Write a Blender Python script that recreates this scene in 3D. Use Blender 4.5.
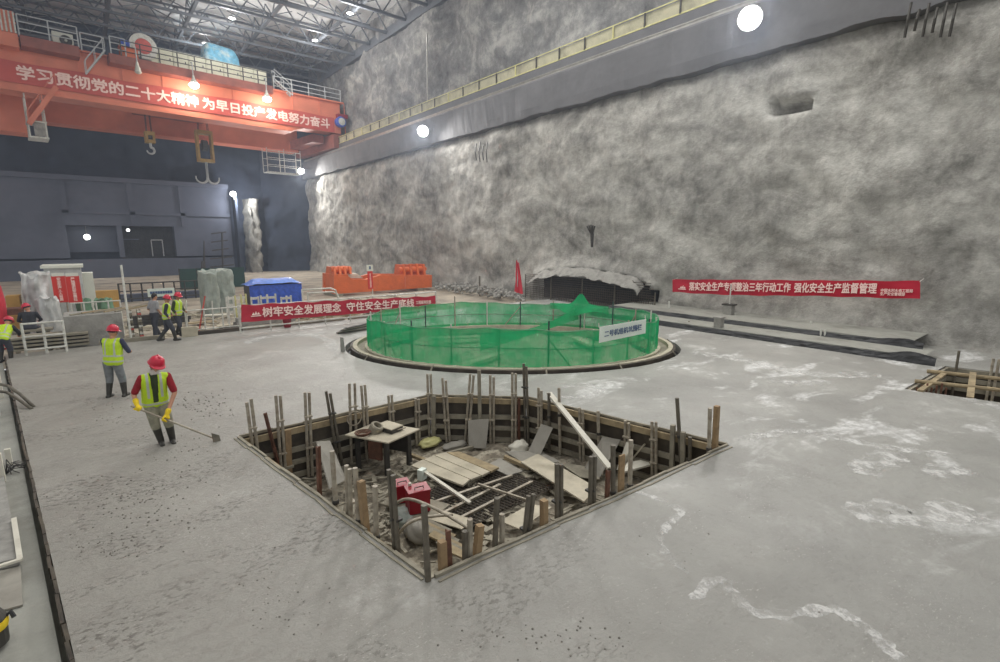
import bpy, bmesh, math, random
import numpy as np
from mathutils import Vector, Matrix, noise, geometry, Euler
random.seed(7)
SC = bpy.context.scene
for _o in list(bpy.data.objects):
    bpy.data.objects.remove(_o)

# ------------------------------------------------------------------ camera
CAM_H = 3.85
PITCH = math.radians(10.315)
YAW = math.radians(39.235)
FPX = 500.0
cam_d = bpy.data.cameras.new('camera')
cam_d.sensor_width = 36.0
cam_d.lens = 36.0 * FPX / 1000.0
cam_d.clip_end = 300
cam = bpy.data.objects.new('camera', cam_d)
SC.collection.objects.link(cam)
cam.location = (0, 0, CAM_H)
cam.rotation_euler = (math.pi / 2 - PITCH, 0, -YAW)
SC.camera = cam

# ------------------------------------------------------------------ world and exposure
world = bpy.data.worlds.new('World')
SC.world = world
world.use_nodes = True
_bg = world.node_tree.nodes['Background']
_bg.inputs[0].default_value = (0.98, 0.99, 1.0, 1)
_bg.inputs[1].default_value = 0.55
SC.view_settings.view_transform = 'Standard'
SC.view_settings.look = 'None'
SC.view_settings.gamma = 1.0
SC.view_settings.use_curve_mapping = False
SC.view_settings.exposure = 0.22

# unseen roof lamps added for soft fill (their fixtures are built with the roof)
FILL_LAMPS = [(3, 4), (12, 3), (20, 2), (3, 14), (12, 13), (20, 12), (3, 24), (12, 24), (19, 23), (6, 34), (16, 33)]
FILL_LAMP_Z = 23.2
FILL_LAMP_W = 330


def area_lamp(loc, aim, watts, size, color=(1, .99, .965), spread=math.pi):
    ld = bpy.data.lights.new('lamp_light', 'AREA')
    ld.shape = 'DISK'
    ld.size = size
    ld.energy = watts
    ld.color = color
    ld.spread = spread
    o = bpy.data.objects.new('lamp_light', ld)
    SC.collection.objects.link(o)
    o.location = loc
    o.rotation_euler = (Vector(aim) - Vector(loc)).to_track_quat('-Z', 'Y').to_euler()
    return o


def point_lamp(loc, watts, r=.15, color=(1, .95, .88)):
    ld = bpy.data.lights.new('lamp_light', 'POINT')
    ld.energy = watts
    ld.shadow_soft_size = r
    ld.color = color
    o = bpy.data.objects.new('lamp_light', ld)
    SC.collection.objects.link(o)
    o.location = loc
    return o


for _x, _y in FILL_LAMPS:
    area_lamp((_x, _y, FILL_LAMP_Z), (_x, _y, 0), FILL_LAMP_W, 3.0)
    point_lamp((_x, _y, FILL_LAMP_Z - .6), 260, .6, (1, .98, .95))  # omni light added under each one to brighten the roof

# ------------------------------------------------------------------ surveying helpers: where a sight line meets a plane of the place
_F = Vector((math.sin(YAW) * math.cos(PITCH), math.cos(YAW) * math.cos(PITCH), -math.sin(PITCH)))
_R = Vector((math.cos(YAW), -math.sin(YAW), 0))
_U = _R.cross(_F)
_C = Vector((0, 0, CAM_H))


def ray(u, v):
    return _F + _R * ((u - 500) / FPX) - _U * ((v - 331) / FPX)


def GZ(u, v, z=0.0):
    d = ray(u, v)
    return _C + d * ((z - CAM_H) / d.z)


def GX(u, v, x):
    d = ray(u, v)
    return _C + d * (x / d.x)


def GY(u, v, y):
    d = ray(u, v)
    return _C + d * (y / d.y)


def GV(u, v, A, B, off=0.0):
    """on the vertical plane through ground points A, B, moved off to its left"""
    t = (Vector(B[:2]) - Vector(A[:2])).normalized()
    n = Vector((-t.y, t.x))
    a = Vector(A[:2]) + n * off
    d = ray(u, v)
    k = (n.dot(a)) / (n.dot(d.xy))
    return _C + d * k


# ------------------------------------------------------------------ materials
def _nodes(name):
    m = bpy.data.materials.new(name)
    m.use_nodes = True
    nt = m.node_tree
    return m, nt, nt.nodes, nt.links, nt.nodes['Principled BSDF']


def rgb(r, g, b):
    f = lambda c: (c / 255 / 12.92) if c <= 10 else (((c / 255) + .055) / 1.055) ** 2.4
    return (f(r), f(g), f(b), 1)


def MAT(name, col, rough=.7, var=.2, scale=3.0, metal=0.0, bump=0.0, bscale=18.0, dirt=None, dirt_amt=.4, dirt_scale=1.5, stretch=(1, 1, 1)):
    m, nt, N, L, P = _nodes(name)
    tc = N.new('ShaderNodeTexCoord')
    mp = N.new('ShaderNodeMapping')
    mp.inputs['Scale'].default_value = stretch
    L.new(tc.outputs['Object'], mp.inputs['Vector'])
    n1 = N.new('ShaderNodeTexNoise')
    n1.inputs['Scale'].default_value = scale
    n1.inputs['Detail'].default_value = 6
    L.new(mp.outputs[0], n1.inputs['Vector'])
    mr = N.new('ShaderNodeMapRange')
    mr.inputs['From Min'].default_value = .3
    mr.inputs['From Max'].default_value = .7
    mr.inputs['To Min'].default_value = 1 - var
    mr.inputs['To Max'].default_value = 1 + var
    L.new(n1.outputs['Fac'], mr.inputs['Value'])
    mx = N.new('ShaderNodeVectorMath')
    mx.operation = 'SCALE'
    mx.inputs[0].default_value = col[:3]
    L.new(mr.outputs[0], mx.inputs['Scale'])
    out = mx.outputs[0]
    if dirt is not None:
        n2 = N.new('ShaderNodeTexNoise')
        n2.inputs['Scale'].default_value = dirt_scale
        n2.inputs['Detail'].default_value = 8
        n2.inputs['Roughness'].default_value = .65
        L.new(tc.outputs['Object'], n2.inputs['Vector'])
        r2 = N.new('ShaderNodeMapRange')
        r2.inputs['From Min'].default_value = .48
        r2.inputs['From Max'].default_value = .66
        r2.inputs['To Max'].default_value = dirt_amt
        L.new(n2.outputs['Fac'], r2.inputs['Value'])
        mc = N.new('ShaderNodeMix')
        mc.data_type = 'RGBA'
        L.new(r2.outputs[0], mc.inputs['Factor'])
        L.new(out, mc.inputs['A'])
        mc.inputs['B'].default_value = dirt
        out = mc.outputs['Result']
    L.new(out, P.inputs['Base Color'])
    P.inputs['Roughness'].default_value = rough
    P.inputs['Metallic'].default_value = metal
    if bump:
        nb = N.new('ShaderNodeTexNoise')
        nb.inputs['Scale'].default_value = bscale
        nb.inputs['Detail'].default_value = 5
        L.new(mp.outputs[0], nb.inputs['Vector'])
        bp = N.new('ShaderNodeBump')
        bp.inputs['Strength'].default_value = bump
        bp.inputs['Distance'].default_value = .05
        L.new(nb.outputs['Fac'], bp.inputs['Height'])
        L.new(bp.outputs[0], P.inputs['Normal'])
    return m


def EMIT(name, col, strength):
    m, nt, N, L, P = _nodes(name)
    P.inputs['Base Color'].default_value = (.8, .8, .8, 1)
    P.inputs['Emission Color'].default_value = col
    P.inputs['Emission Strength'].default_value = strength
    return m


def FLOOR_MAT():
    m, nt, N, L, P = _nodes('fresh_concrete')
    tc = N.new('ShaderNodeTexCoord')

    def noise_(scale, detail=6, rough=.6, st=(1, 1, 1), rot=0, dist=0):
        mp = N.new('ShaderNodeMapping')
        mp.inputs['Scale'].default_value = st
        mp.inputs['Rotation'].default_value = (0, 0, rot)
        L.new(tc.outputs['Object'], mp.inputs['Vector'])
        n = N.new('ShaderNodeTexNoise')
        n.inputs['Scale'].default_value = scale
        n.inputs['Detail'].default_value = detail
        n.inputs['Roughness'].default_value = rough
        n.inputs['Distortion'].default_value = dist
        L.new(mp.outputs[0], n.inputs['Vector'])
        return n.outputs['Fac']

    def rng(src, a, b, c, d):
        r = N.new('ShaderNodeMapRange')
        r.inputs['From Min'].default_value = a
        r.inputs['From Max'].default_value = b
        r.inputs['To Min'].default_value = c
        r.inputs['To Max'].default_value = d
        L.new(src, r.inputs['Value'])
        return r.outputs[0]

    def mul(a, b):
        x = N.new('ShaderNodeMath')
        x.operation = 'MULTIPLY'
        L.new(a, x.inputs[0])
        L.new(b, x.inputs[1])
        return x.outputs[0]

    def mix(f, a, b):
        x = N.new('ShaderNodeMix')
        x.data_type = 'RGBA'
        L.new(f, x.inputs['Factor'])
        if isinstance(a, tuple):
            x.inputs['A'].default_value = a
        else:
            L.new(a, x.inputs['A'])
        x.inputs['B'].default_value = b
        return x.outputs['Result']
    base = mix(rng(noise_(.35, 5), .35, .68, 0, 1), rgb(141, 140, 135), rgb(163, 162, 156))
    base = mix(rng(noise_(1.6, 8, .7), .5, .75, 0, .45), base, rgb(129, 126, 121))
    base = mix(rng(noise_(9, 6, .7), .55, .8, 0, .35), base, rgb(116, 111, 105))
    # dried pale laitance: long streaks and patches, on the side towards the rock wall
    sx = N.new('ShaderNodeSeparateXYZ')
    L.new(tc.outputs['Object'], sx.inputs[0])
    side = rng(sx.outputs['X'], 6.5, 11, 0, 1)
    streak = rng(noise_(.42, 9, .62, (1, 2.0, 1), .5, .5), .545, .62, 0, .85)
    grain = rng(noise_(5, 8, .75), .38, .6, .15, 1)
    base = mix(mul(mul(streak, grain), side), base, rgb(226, 226, 224))
    patch = rng(noise_(.7, 9, .7, (1, 1, 1), 0, .3), .575, .66, 0, .5)
    base = mix(mul(patch, grain), base, rgb(205, 204, 200))
    # wetter, freshly raked side towards the workers
    wet = rng(sx.outputs['X'], 5.0, 0.5, .12, 1)
    damp = rng(sx.outputs['X'], 7.0, 0.0, 0, .55)
    base = mix(damp, base, rgb(138, 134, 125))
    patchy = rng(noise_(.55, 4, .6, (1, 1.6, 1), -.4, .6), .50, .60, 0, 1)
    crumb = mul(mul(wet, patchy), rng(noise_(11, 5, .65, (1, 1.7, 1), .5), .53, .60, 0, .8))
    base = mix(crumb, base, rgb(94, 89, 83))
    ridge = rng(noise_(2.6, 7, .7, (1, 2.4, 1), -.5, 1.2), .50, .60, 0, .35)
    base = mix(mul(wet, ridge), base, rgb(126, 121, 115))
    speck = mul(rng(noise_(16, 4, .6, (1, 2, 1), .6), .60, .66, 0, .5), rng(noise_(.8, 5, .6), .48, .6, 0, 1))
    base = mix(speck, base, rgb(196, 193, 186))
    L.new(base, P.inputs['Base Color'])
    L.new(rng(noise_(.6, 6), .35, .65, .42, .62), P.inputs['Roughness'])
    P.inputs['Specular IOR Level'].default_value = .35
    bp = N.new('ShaderNodeBump')
    bp.inputs['Strength'].default_value = .5
    bp.inputs['Distance'].default_value = .05
    hm = N.new('ShaderNodeMath')
    hm.operation = 'ADD'
    hx = N.new('ShaderNodeMath')
    hx.operation = 'ADD'
    L.new(noise_(7, 8, .72), hx.inputs[0])
    L.new(crumb, hx.inputs[1])
    L.new(hx.outputs[0], hm.inputs[0])
    L.new(noise_(1.1, 5, .6), hm.inputs[1])
    L.new(hm.outputs[0], bp.inputs['Height'])
    L.new(bp.outputs[0], P.inputs['Normal'])
    return m


def ROCK_MAT(name, dark, mid, light, bump=1.0):
    m, nt, N, L, P = _nodes(name)
    tc = N.new('ShaderNodeTexCoord')

    def noise_(scale, detail=8, rough=.65, st=(1, 1, 1), dist=0):
        mp = N.new('ShaderNodeMapping')
        mp.inputs['Scale'].default_value = st
        L.new(tc.outputs['Object'], mp.inputs['Vector'])
        n = N.new('ShaderNodeTexNoise')
        n.inputs['Scale'].default_value = scale
        n.inputs['Detail'].default_value = detail
        n.inputs['Roughness'].default_value = rough
        n.inputs['Distortion'].default_value = dist
        L.new(mp.outputs[0], n.inputs['Vector'])
        return n.outputs['Fac']
    cr = N.new('ShaderNodeValToRGB')
    e = cr.color_ramp.elements
    e[0].position = .36
    e[0].color = dark
    e[1].position = .62
    e[1].color = light
    k = e.new(.5)
    k.color = mid
    ad = N.new('ShaderNodeMath')
    ad.operation = 'MULTIPLY_ADD'
    L.new(noise_(.28, 7, .62, (1, 1, 1.5), .6), ad.inputs[0])
    ad.inputs[1].default_value = .6
    sc = N.new('ShaderNodeMath')
    sc.operation = 'MULTIPLY'
    sc.inputs[1].default_value = .4
    L.new(noise_(1.7, 9, .7, (1, 1, .8)), sc.inputs[0])
    L.new(sc.outputs[0], ad.inputs[2])
    L.new(ad.outputs[0], cr.inputs['Fac'])
    L.new(cr.outputs[0], P.inputs['Base Color'])
    P.inputs['Roughness'].default_value = .92
    P.inputs['Specular IOR Level'].default_value = .2
    bp = N.new('ShaderNodeBump')
    bp.inputs['Strength'].default_value = bump
    bp.inputs['Distance'].default_value = .25
    L.new(noise_(1.3, 10, .68), bp.inputs['Height'])
    L.new(bp.outputs[0], P.inputs['Normal'])
    return m


def NET_MAT(name, col, alpha):
    m, nt, N, L, P = _nodes(name)
    out = N['Material Output']
    tc = N.new('ShaderNodeTexCoord')
    n = N.new('ShaderNodeTexNoise')
    n.inputs['Scale'].default_value = 1.6
    n.inputs['Detail'].default_value = 5
    L.new(tc.outputs['Object'], n.inputs['Vector'])
    r = N.new('ShaderNodeMapRange')
    r.inputs['From Min'].default_value = .3
    r.inputs['From Max'].default_value = .7
    r.inputs['To Min'].default_value = alpha - .16
    r.inputs['To Max'].default_value = min(1, alpha + .14)
    L.new(n.outputs['Fac'], r.inputs['Value'])
    df = N.new('ShaderNodeBsdfDiffuse')
    df.inputs['Color'].default_value = col
    tl = N.new('ShaderNodeBsdfTranslucent')
    tl.inputs['Color'].default_value = col
    ms = N.new('ShaderNodeMixShader')
    ms.inputs[0].default_value = .35
    L.new(df.outputs[0], ms.inputs[1])
    L.new(tl.outputs[0], ms.inputs[2])
    tr = N.new('ShaderNodeBsdfTransparent')
    m2 = N.new('ShaderNodeMixShader')
    L.new(r.outputs[0], m2.inputs[0])
    L.new(tr.outputs[0], m2.inputs[1])
    L.new(ms.outputs[0], m2.inputs[2])
    L.new(m2.outputs[0], out.inputs['Surface'])
    return m


m_floor = FLOOR_MAT()
m_rock = ROCK_MAT('shotcrete_rock', rgb(108, 107, 103), rgb(158, 156, 150), rgb(192, 190, 183), .6)
m_rock_up = ROCK_MAT('upper_rock', rgb(94, 94, 96), rgb(130, 130, 129), rgb(172, 171, 167), .5)
m_rock_far = ROCK_MAT('far_rock', rgb(62, 66, 76), rgb(88, 92, 102), rgb(120, 124, 132))
m_beamc = MAT('beam_concrete', rgb(108, 108, 110), .85, .12, .7, bump=.3, bscale=3, dirt=rgb(92, 92, 94), dirt_amt=.5, dirt_scale=.5)
m_endpan = MAT('panel_concrete', rgb(98, 104, 120), .85, .1, .5, dirt=rgb(72, 78, 92), dirt_amt=.6, dirt_scale=.2)
m_enddark = MAT('dark_end_rock', rgb(58, 66, 82), .95, .2, .3, bump=.6, bscale=1.2)
m_ground = MAT('site_ground', rgb(164, 154, 138), .95, .25, .6, bump=.5, bscale=4, dirt=rgb(96, 92, 86), dirt_amt=.7, dirt_scale=.5)
m_strip = MAT('old_concrete', rgb(150, 150, 142), .8, .12, 1.2, bump=.25, bscale=8, dirt=rgb(112, 110, 102), dirt_amt=.6, dirt_scale=.9)
m_conc = MAT('grey_concrete', rgb(150, 148, 142), .85, .15, 2.5, bump=.3, bscale=14, dirt=rgb(104, 102, 98), dirt_amt=.6, dirt_scale=2.2)
m_clod = MAT('wet_clod', rgb(118, 113, 106), .8, .2, 9)
m_black = MAT('black_sheet', rgb(46, 47, 49), .6, .35, 4, bump=.5, bscale=6)
m_dark = MAT('dark_steel', rgb(62, 60, 56), .6, .3, 6)
m_pitfloor = MAT('pit_debris_floor', rgb(124, 116, 102), .95, .5, 3, bump=1, bscale=7, dirt=rgb(200, 192, 172), dirt_amt=.95, dirt_scale=3.5)
m_form = MAT('formwork_ply', rgb(64, 57, 48), .7, .5, 2.5, dirt=rgb(92, 84, 70), dirt_amt=.7, dirt_scale=1.6)
m_timber = MAT('timber', rgb(158, 142, 112), .85, .22, 5, stretch=(1, 1, .3), bump=.2, dirt=rgb(112, 100, 80), dirt_amt=.6, dirt_scale=3)
m_timber_old = MAT('weathered_timber', rgb(146, 140, 124), .9, .25, 6, bump=.2, dirt=rgb(94, 88, 76), dirt_amt=.7, dirt_scale=3)
m_plank_white = MAT('pale_plank', rgb(208, 204, 190), .75, .08, 6, dirt=rgb(150, 145, 130), dirt_amt=.4, dirt_scale=3)
m_ply = MAT('grey_plywood', rgb(150, 146, 136), .8, .15, 4, dirt=rgb(112, 108, 100), dirt_amt=.6, dirt_scale=2)
m_ply_pale = MAT('dusty_plywood', rgb(186, 178, 158), .85, .15, 5, dirt=rgb(130, 122, 106), dirt_amt=.6, dirt_scale=2.5)
m_steel = MAT('galvanised_tube', rgb(162, 154, 138), .6, .25, 9, metal=.1, dirt=rgb(108, 92, 74), dirt_amt=.6, dirt_scale=5)
m_rust = MAT('rusty_steel', rgb(106, 72, 56), .8, .3, 9, dirt=rgb(76, 58, 48), dirt_amt=.7, dirt_scale=6)
m_darkpost = MAT('dark_tube', rgb(98, 92, 80), .6, .3, 9)
m_postwood = MAT('post_timber', rgb(152, 128, 96), .85, .2, 7, dirt=rgb(108, 90, 68), dirt_amt=.6, dirt_scale=5)
m_rebar = MAT('rebar', rgb(78, 70, 60), .7, .3, 9)
m_whitep = MAT('white_painted_steel', rgb(206, 206, 198), .5, .1, 6, dirt=rgb(140, 132, 118), dirt_amt=.5, dirt_scale=5)
m_greyp = MAT('grey_painted_steel', rgb(178, 182, 184), .5, .1, 4)
m_orange = MAT('crane_orange', rgb(216, 124, 96), .55, .1, .8, dirt=rgb(194, 106, 82), dirt_amt=.5, dirt_scale=.35)
m_orange2 = MAT('trolley_orange', rgb(222, 108, 52), .45, .1, 1.2, dirt=rgb(180, 80, 40), dirt_amt=.4, dirt_scale=1)
m_brown = MAT('crane_platform_brown', rgb(140, 78, 66), .6, .2, 1.5)
m_yel = MAT('yellow_rail_paint', rgb(204, 200, 140), .5, .1, 3, dirt=rgb(150, 142, 96), dirt_amt=.4, dirt_scale=2)
m_beige = MAT('beige_sheet', rgb(178, 174, 148), .8, .12, 1.5, dirt=rgb(118, 114, 98), dirt_amt=.6, dirt_scale=.8)
m_rail = MAT('rail_steel', rgb(150, 148, 142), .4, .2, 3, metal=.3)
m_cream = MAT('cabinet_cream', rgb(206, 206, 184), .5, .05, 2)
m_acw = MAT('unit_white', rgb(214, 216, 204), .5, .05, 2)
m_bluetarp = MAT('blue_tarp', rgb(50, 88, 190), .45, .25, 5, bump=.5, bscale=5)
m_bluewhite = MAT('blue_white_tarp', rgb(120, 190, 222), .45, .3, 2, dirt=rgb(226, 238, 238), dirt_amt=.9, dirt_scale=1.1)
m_whitetarp = MAT('white_plastic_sheet', rgb(186, 188, 186), .4, .15, 4, bump=.6, bscale=5)
m_greytarp = MAT('grey_green_tarp', rgb(150, 158, 150), .5, .15, 4, bump=.6, bscale=4)
m_red = MAT('banner_red', rgb(178, 28, 52), .7, .08, 3)
m_redsign = MAT('sign_red', rgb(206, 52, 44), .6, .08, 3)
m_redcrane = MAT('crane_banner_red', rgb(192, 80, 70), .65, .07, 1)
m_redbox = MAT('red_box_paint', rgb(138, 14, 34), .45, .1, 6)
m_redflag = MAT('red_flag', rgb(190, 40, 56), .7, .15, 3)
m_white = MAT('white_lettering', rgb(240, 228, 222), .7, .03, 3)
m_pink = MAT('pale_lettering', rgb(246, 214, 206), .7, .03, 3)
m_paper = MAT('white_sign', rgb(214, 224, 214), .6, .05, 3)
m_ink = MAT('blue_ink', rgb(74, 96, 130), .7, .05, 3)
m_greenbox = MAT('dark_green_sheet', rgb(42, 74, 68), .6, .15, 1)
m_net = NET_MAT('green_net', rgb(40, 166, 106), .80)
m_netpale = NET_MAT('pale_green_net', rgb(120, 178, 142), .62)
m_yelbar = MAT('yellow_ochre', rgb(190, 150, 84), .7, .12, 2)
m_greencloth = MAT('green_cloth', rgb(104, 138, 112), .9, .3, 3)
m_rail_red = MAT('red_white_pipe', rgb(190, 84, 74), .6, .2, 3)
m_hook = MAT('hook_yellow', rgb(170, 140, 74), .6, .2, 3)
m_gskin = MAT('skin', rgb(188, 138, 112), .55, .06, 8)
m_vest = MAT('hi_vis', rgb(190, 222, 40), .7, .08, 10)
m_vest2 = MAT('reflective_tape', rgb(182, 188, 178), .35, .04, 10)
m_shirt_dark = MAT('dark_cloth', rgb(48, 50, 56), .85, .2, 12)
m_shirt_green = MAT('dark_green_cloth', rgb(52, 62, 36), .85, .2, 12)
m_shirt_red = MAT('dark_red_cloth', rgb(140, 26, 38), .85, .15, 12)
m_shirt_grey = MAT('light_grey_cloth', rgb(150, 150, 152), .85, .1, 12)
m_shirt_lilac = MAT('dark_blue_cloth', rgb(58, 62, 84), .85, .15, 12)
m_trouser = MAT('dusty_trousers', rgb(142, 140, 122), .9, .2, 9, dirt=rgb(96, 94, 80), dirt_amt=.5, dirt_scale=6)
m_trouser_grey = MAT('grey_trousers', rgb(120, 124, 126), .9, .2, 9, dirt=rgb(84, 86, 88), dirt_amt=.5, dirt_scale=6)
m_trouser_dark = MAT('dark_trousers', rgb(64, 66, 74), .9, .2, 9)
m_boot = MAT('black_rubber_boot', rgb(50, 48, 42), .5, .3, 10)
m_helmet = MAT('red_helmet', rgb(196, 36, 62), .35, .05, 6)
m_glove = MAT('yellow_glove', rgb(232, 200, 40), .8, .12, 14)
m_eye = MAT('eye_dark', rgb(26, 22, 20), .3, .05, 5)
m_mask = MAT('white_towel', rgb(214, 208, 200), .9, .05, 5)
m_roofsheet = MAT('roof_sheet', rgb(200, 200, 200), .7, .06, .3)
m_truss = MAT('truss_steel', rgb(92, 96, 102), .6, .1, 2)
m_lampbody = MAT('lamp_housing', rgb(150, 150, 150), .5, .05, 3)
m_lens_big = EMIT('flood_lens', (1, 1, 1, 1), 14)
m_lens = EMIT('lamp_lens', (1, .97, .9, 1), 10)
m_lens_small = EMIT('small_lamp_lens', (1, 1, 1, 1), 6)
m_lens_off = MAT('unlit_lamp_shade', rgb(206, 206, 196), .4, .05, 3)

# ------------------------------------------------------------------ mesh builder
ORG = {}


class MB:
    def __init__(self):
        self.bm = bmesh.new()

    def _add(self, verts, faces, mi=0):
        vs = [self.bm.verts.new(v) for v in verts]
        for f in faces:
            try:
                fc = self.bm.faces.new([vs[i] for i in f])
                fc.material_index = mi
            except ValueError:
                pass
        return self

    def box(self, c, s, rot=None, mi=0, bevel=0):
        hx, hy, hz = s[0] / 2, s[1] / 2, s[2] / 2
        V = [Vector((x, y, z)) for x in (-hx, hx) for y in (-hy, hy) for z in (-hz, hz)]
        if rot is not None:
            R = rot if isinstance(rot, Matrix) else Euler(rot).to_matrix()
            V = [R @ v for v in V]
        c = Vector(c)
        V = [v + c for v in V]
        return self._add(V, [(0, 1, 3, 2), (4, 6, 7, 5), (0, 4, 5, 1), (2, 3, 7, 6), (0, 2, 6, 4), (1, 5, 7, 3)], mi)

    def beam(self, p0, p1, w, h, up=(0, 0, 1), mi=0):
        p0, p1 = Vector(p0), Vector(p1)
        d = (p1 - p0)
        ln = d.length
        d.normalize()
        up = Vector(up)
        if abs(d.dot(up)) > .98:
            up = Vector((1, 0, 0)) if abs(d.x) < .9 else Vector((0, 1, 0))
        s = d.cross(up).normalized()
        u = s.cross(d).normalized()
        R = Matrix((s, d, u)).transposed()
        return self.box((p0 + p1) / 2, (w, ln, h), R, mi)

    def tube(self, pts, r, n=8, mi=0, rs=None, close=True):
        pts = [Vector(p) for p in pts]
        k = len(pts)
        rs = rs or [r] * k
        rings = []
        prev = None
        for i, p in enumerate(pts):
            d = (pts[min(i + 1, k - 1)] - pts[max(i - 1, 0)]).normalized()
            if prev is None:
                a = Vector((0, 0, 1)) if abs(d.z) < .9 else Vector((1, 0, 0))
                s = d.cross(a).normalized()
            else:
                s = (prev - d * prev.dot(d)).normalized()
            prev = s
            t = d.cross(s)
            rings.append([p + (s * math.cos(2 * math.pi * j / n) + t * math.sin(2 * math.pi * j / n)) * rs[i] for j in range(n)])
        V = [v for rg in rings for v in rg]
        Fc = []
        for i in range(k - 1):
            for j in range(n):
                Fc.append((i * n + j, i * n + (j + 1) % n, (i + 1) * n + (j + 1) % n, (i + 1) * n + j))
        if close:
            Fc.append(tuple(range(n - 1, -1, -1)))
            Fc.append(tuple((k - 1) * n + j for j in range(n)))
        return self._add(V, Fc, mi)

    def lathe(self, prof, c, axis=(0, 0, 1), n=20, mi=0):
        """prof: list of (radius, height along axis)"""
        ax = Vector(axis).normalized()
        a = Vector((1, 0, 0)) if abs(ax.x) < .9 else Vector((0, 1, 0))
        s = ax.cross(a).normalized()
        t = ax.cross(s)
        c = Vector(c)
        V, Fc = [], []
        for r, h in prof:
            for j in range(n):
                th = 2 * math.pi * j / n
                V.append(c + ax * h + (s * math.cos(th) + t * math.sin(th)) * max(r, 1e-4))
        for i in range(len(prof) - 1):
            for j in range(n):
                Fc.append((i * n + j, i * n + (j + 1) % n, (i + 1) * n + (j + 1) % n, (i + 1) * n + j))
        Fc.append(tuple(range(n - 1, -1, -1)))
        Fc.append(tuple((len(prof) - 1) * n + j for j in range(n)))
        return self._add(V, Fc, mi)

    def prism(self, poly, d, mi=0):
        """poly: 3D points of a planar face, extruded by d"""
        d = Vector(d)
        P = [Vector(p) for p in poly]
        n = len(P)
        V = P + [p + d for p in P]
        Fc = [tuple(range(n - 1, -1, -1)), tuple(range(n, 2 * n))]
        Fc += [(i, (i + 1) % n, n + (i + 1) % n, n + i) for i in range(n)]
        return self._add(V, Fc, mi)

    def grid(self, fn, nu, nv, mi=0, thick=None):
        V = [Vector(fn(i / nu, j / nv)) for i in range(nu + 1) for j in range(nv + 1)]
        Fc = [(i * (nv + 1) + j, (i + 1) * (nv + 1) + j, (i + 1) * (nv + 1) + j + 1, i * (nv + 1) + j + 1) for i in range(nu) for j in range(nv)]
        if thick is not None:
            k = len(V)
            V = V + [v + Vector(thick) for v in V]
            Fc = Fc + [tuple(x + k for x in reversed(f)) for f in Fc]
            bd = [(i, 0) for i in range(nu + 1)] + [(nu, j) for j in range(1, nv + 1)] + [(i, nv) for i in range(nu - 1, -1, -1)] + [(0, j) for j in range(nv - 1, 0, -1)]
            ids = [i * (nv + 1) + j for i, j in bd]
            for a, b in zip(ids, ids[1:] + ids[:1]):
                Fc.append((a, b, b + k, a + k))
        return self._add(V, Fc, mi)

    def mesh(self, name, mats, shift=(0, 0, 0), smooth=False):
        bmesh.ops.translate(self.bm, verts=self.bm.verts[:], vec=-Vector(shift))
        bmesh.ops.recalc_face_normals(self.bm, faces=self.bm.faces[:])
        me = bpy.data.meshes.new(name)
        self.bm.to_mesh(me)
        self.bm.free()
        for m in (mats if isinstance(mats, (list, tuple)) else [mats]):
            me.materials.append(m)
        if smooth:
            for p in me.polygons:
                p.use_smooth = True
        return me

    def base(self):
        xs = [v.co for v in self.bm.verts]
        x = (min(v.x for v in xs) + max(v.x for v in xs)) / 2
        y = (min(v.y for v in xs) + max(v.y for v in xs)) / 2
        return Vector((x, y, min(v.z for v in xs)))

    def obj(self, name, mats, parent=None, smooth=False, loc=None):
        if parent is not None:
            org = ORG[parent.name]
        else:
            org = Vector(loc) if loc is not None else self.base()
        me = self.mesh(name, mats, org, smooth)
        o = bpy.data.objects.new(name, me)
        SC.collection.objects.link(o)
        if parent is not None:
            o.parent = parent
        else:
            o.location = org
        ORG[o.name] = org
        return o


def tag(o, label=None, cat=None, group=None, kind=None):
    if label:
        o['label'] = label
    if cat:
        o['category'] = cat
    if group:
        o['group'] = group
    if kind:
        o['kind'] = kind
    return o


def thing(name, label, cat, loc, group=None):
    o = bpy.data.objects.new(name, None)
    o.empty_display_size = .2
    SC.collection.objects.link(o)
    o.location = loc
    ORG[o.name] = Vector(loc)
    return tag(o, label, cat, group)


def struct(o):
    o['kind'] = 'structure'
    return o


def dup(root, loc, rotz=None, label=None, group=None):
    r = root.copy()
    SC.collection.objects.link(r)
    r.location = loc
    if rotz is not None:
        r.rotation_euler = (0, 0, rotz)
    if label:
        r['label'] = label
    if group:
        r['group'] = group
    for ch in list(root.children):
        c = ch.copy()
        SC.collection.objects.link(c)
        c.parent = r
        for g in list(ch.children):
            d = g.copy()
            SC.collection.objects.link(d)
            d.parent = c
    return r


ORD = ['first', 'second', 'third', 'fourth', 'fifth', 'sixth', 'seventh', 'eighth', 'ninth', 'tenth', 'eleventh', 'twelfth', 'thirteenth', 'fourteenth', 'fifteenth', 'sixteenth', 'seventeenth', 'eighteenth']

# ------------------------------------------------------------------ lettering (made first, while the scene is small)
TXT = {}
TW = {}


def want_text(key, s, weight=.012, vertical=False):
    TW[key] = weight
    weight = 0
    cu = bpy.data.curves.new('lettering', 'FONT')
    cu.body = '\n'.join(s) if vertical else s
    cu.size = 1
    cu.offset = weight
    cu.extrude = .015
    cu.resolution_u = 3
    cu.space_line = .95
    cu.align_x = 'CENTER' if vertical else 'LEFT'
    o = bpy.data.objects.new('lettering', cu)
    SC.collection.objects.link(o)
    TXT[key] = o


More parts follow.
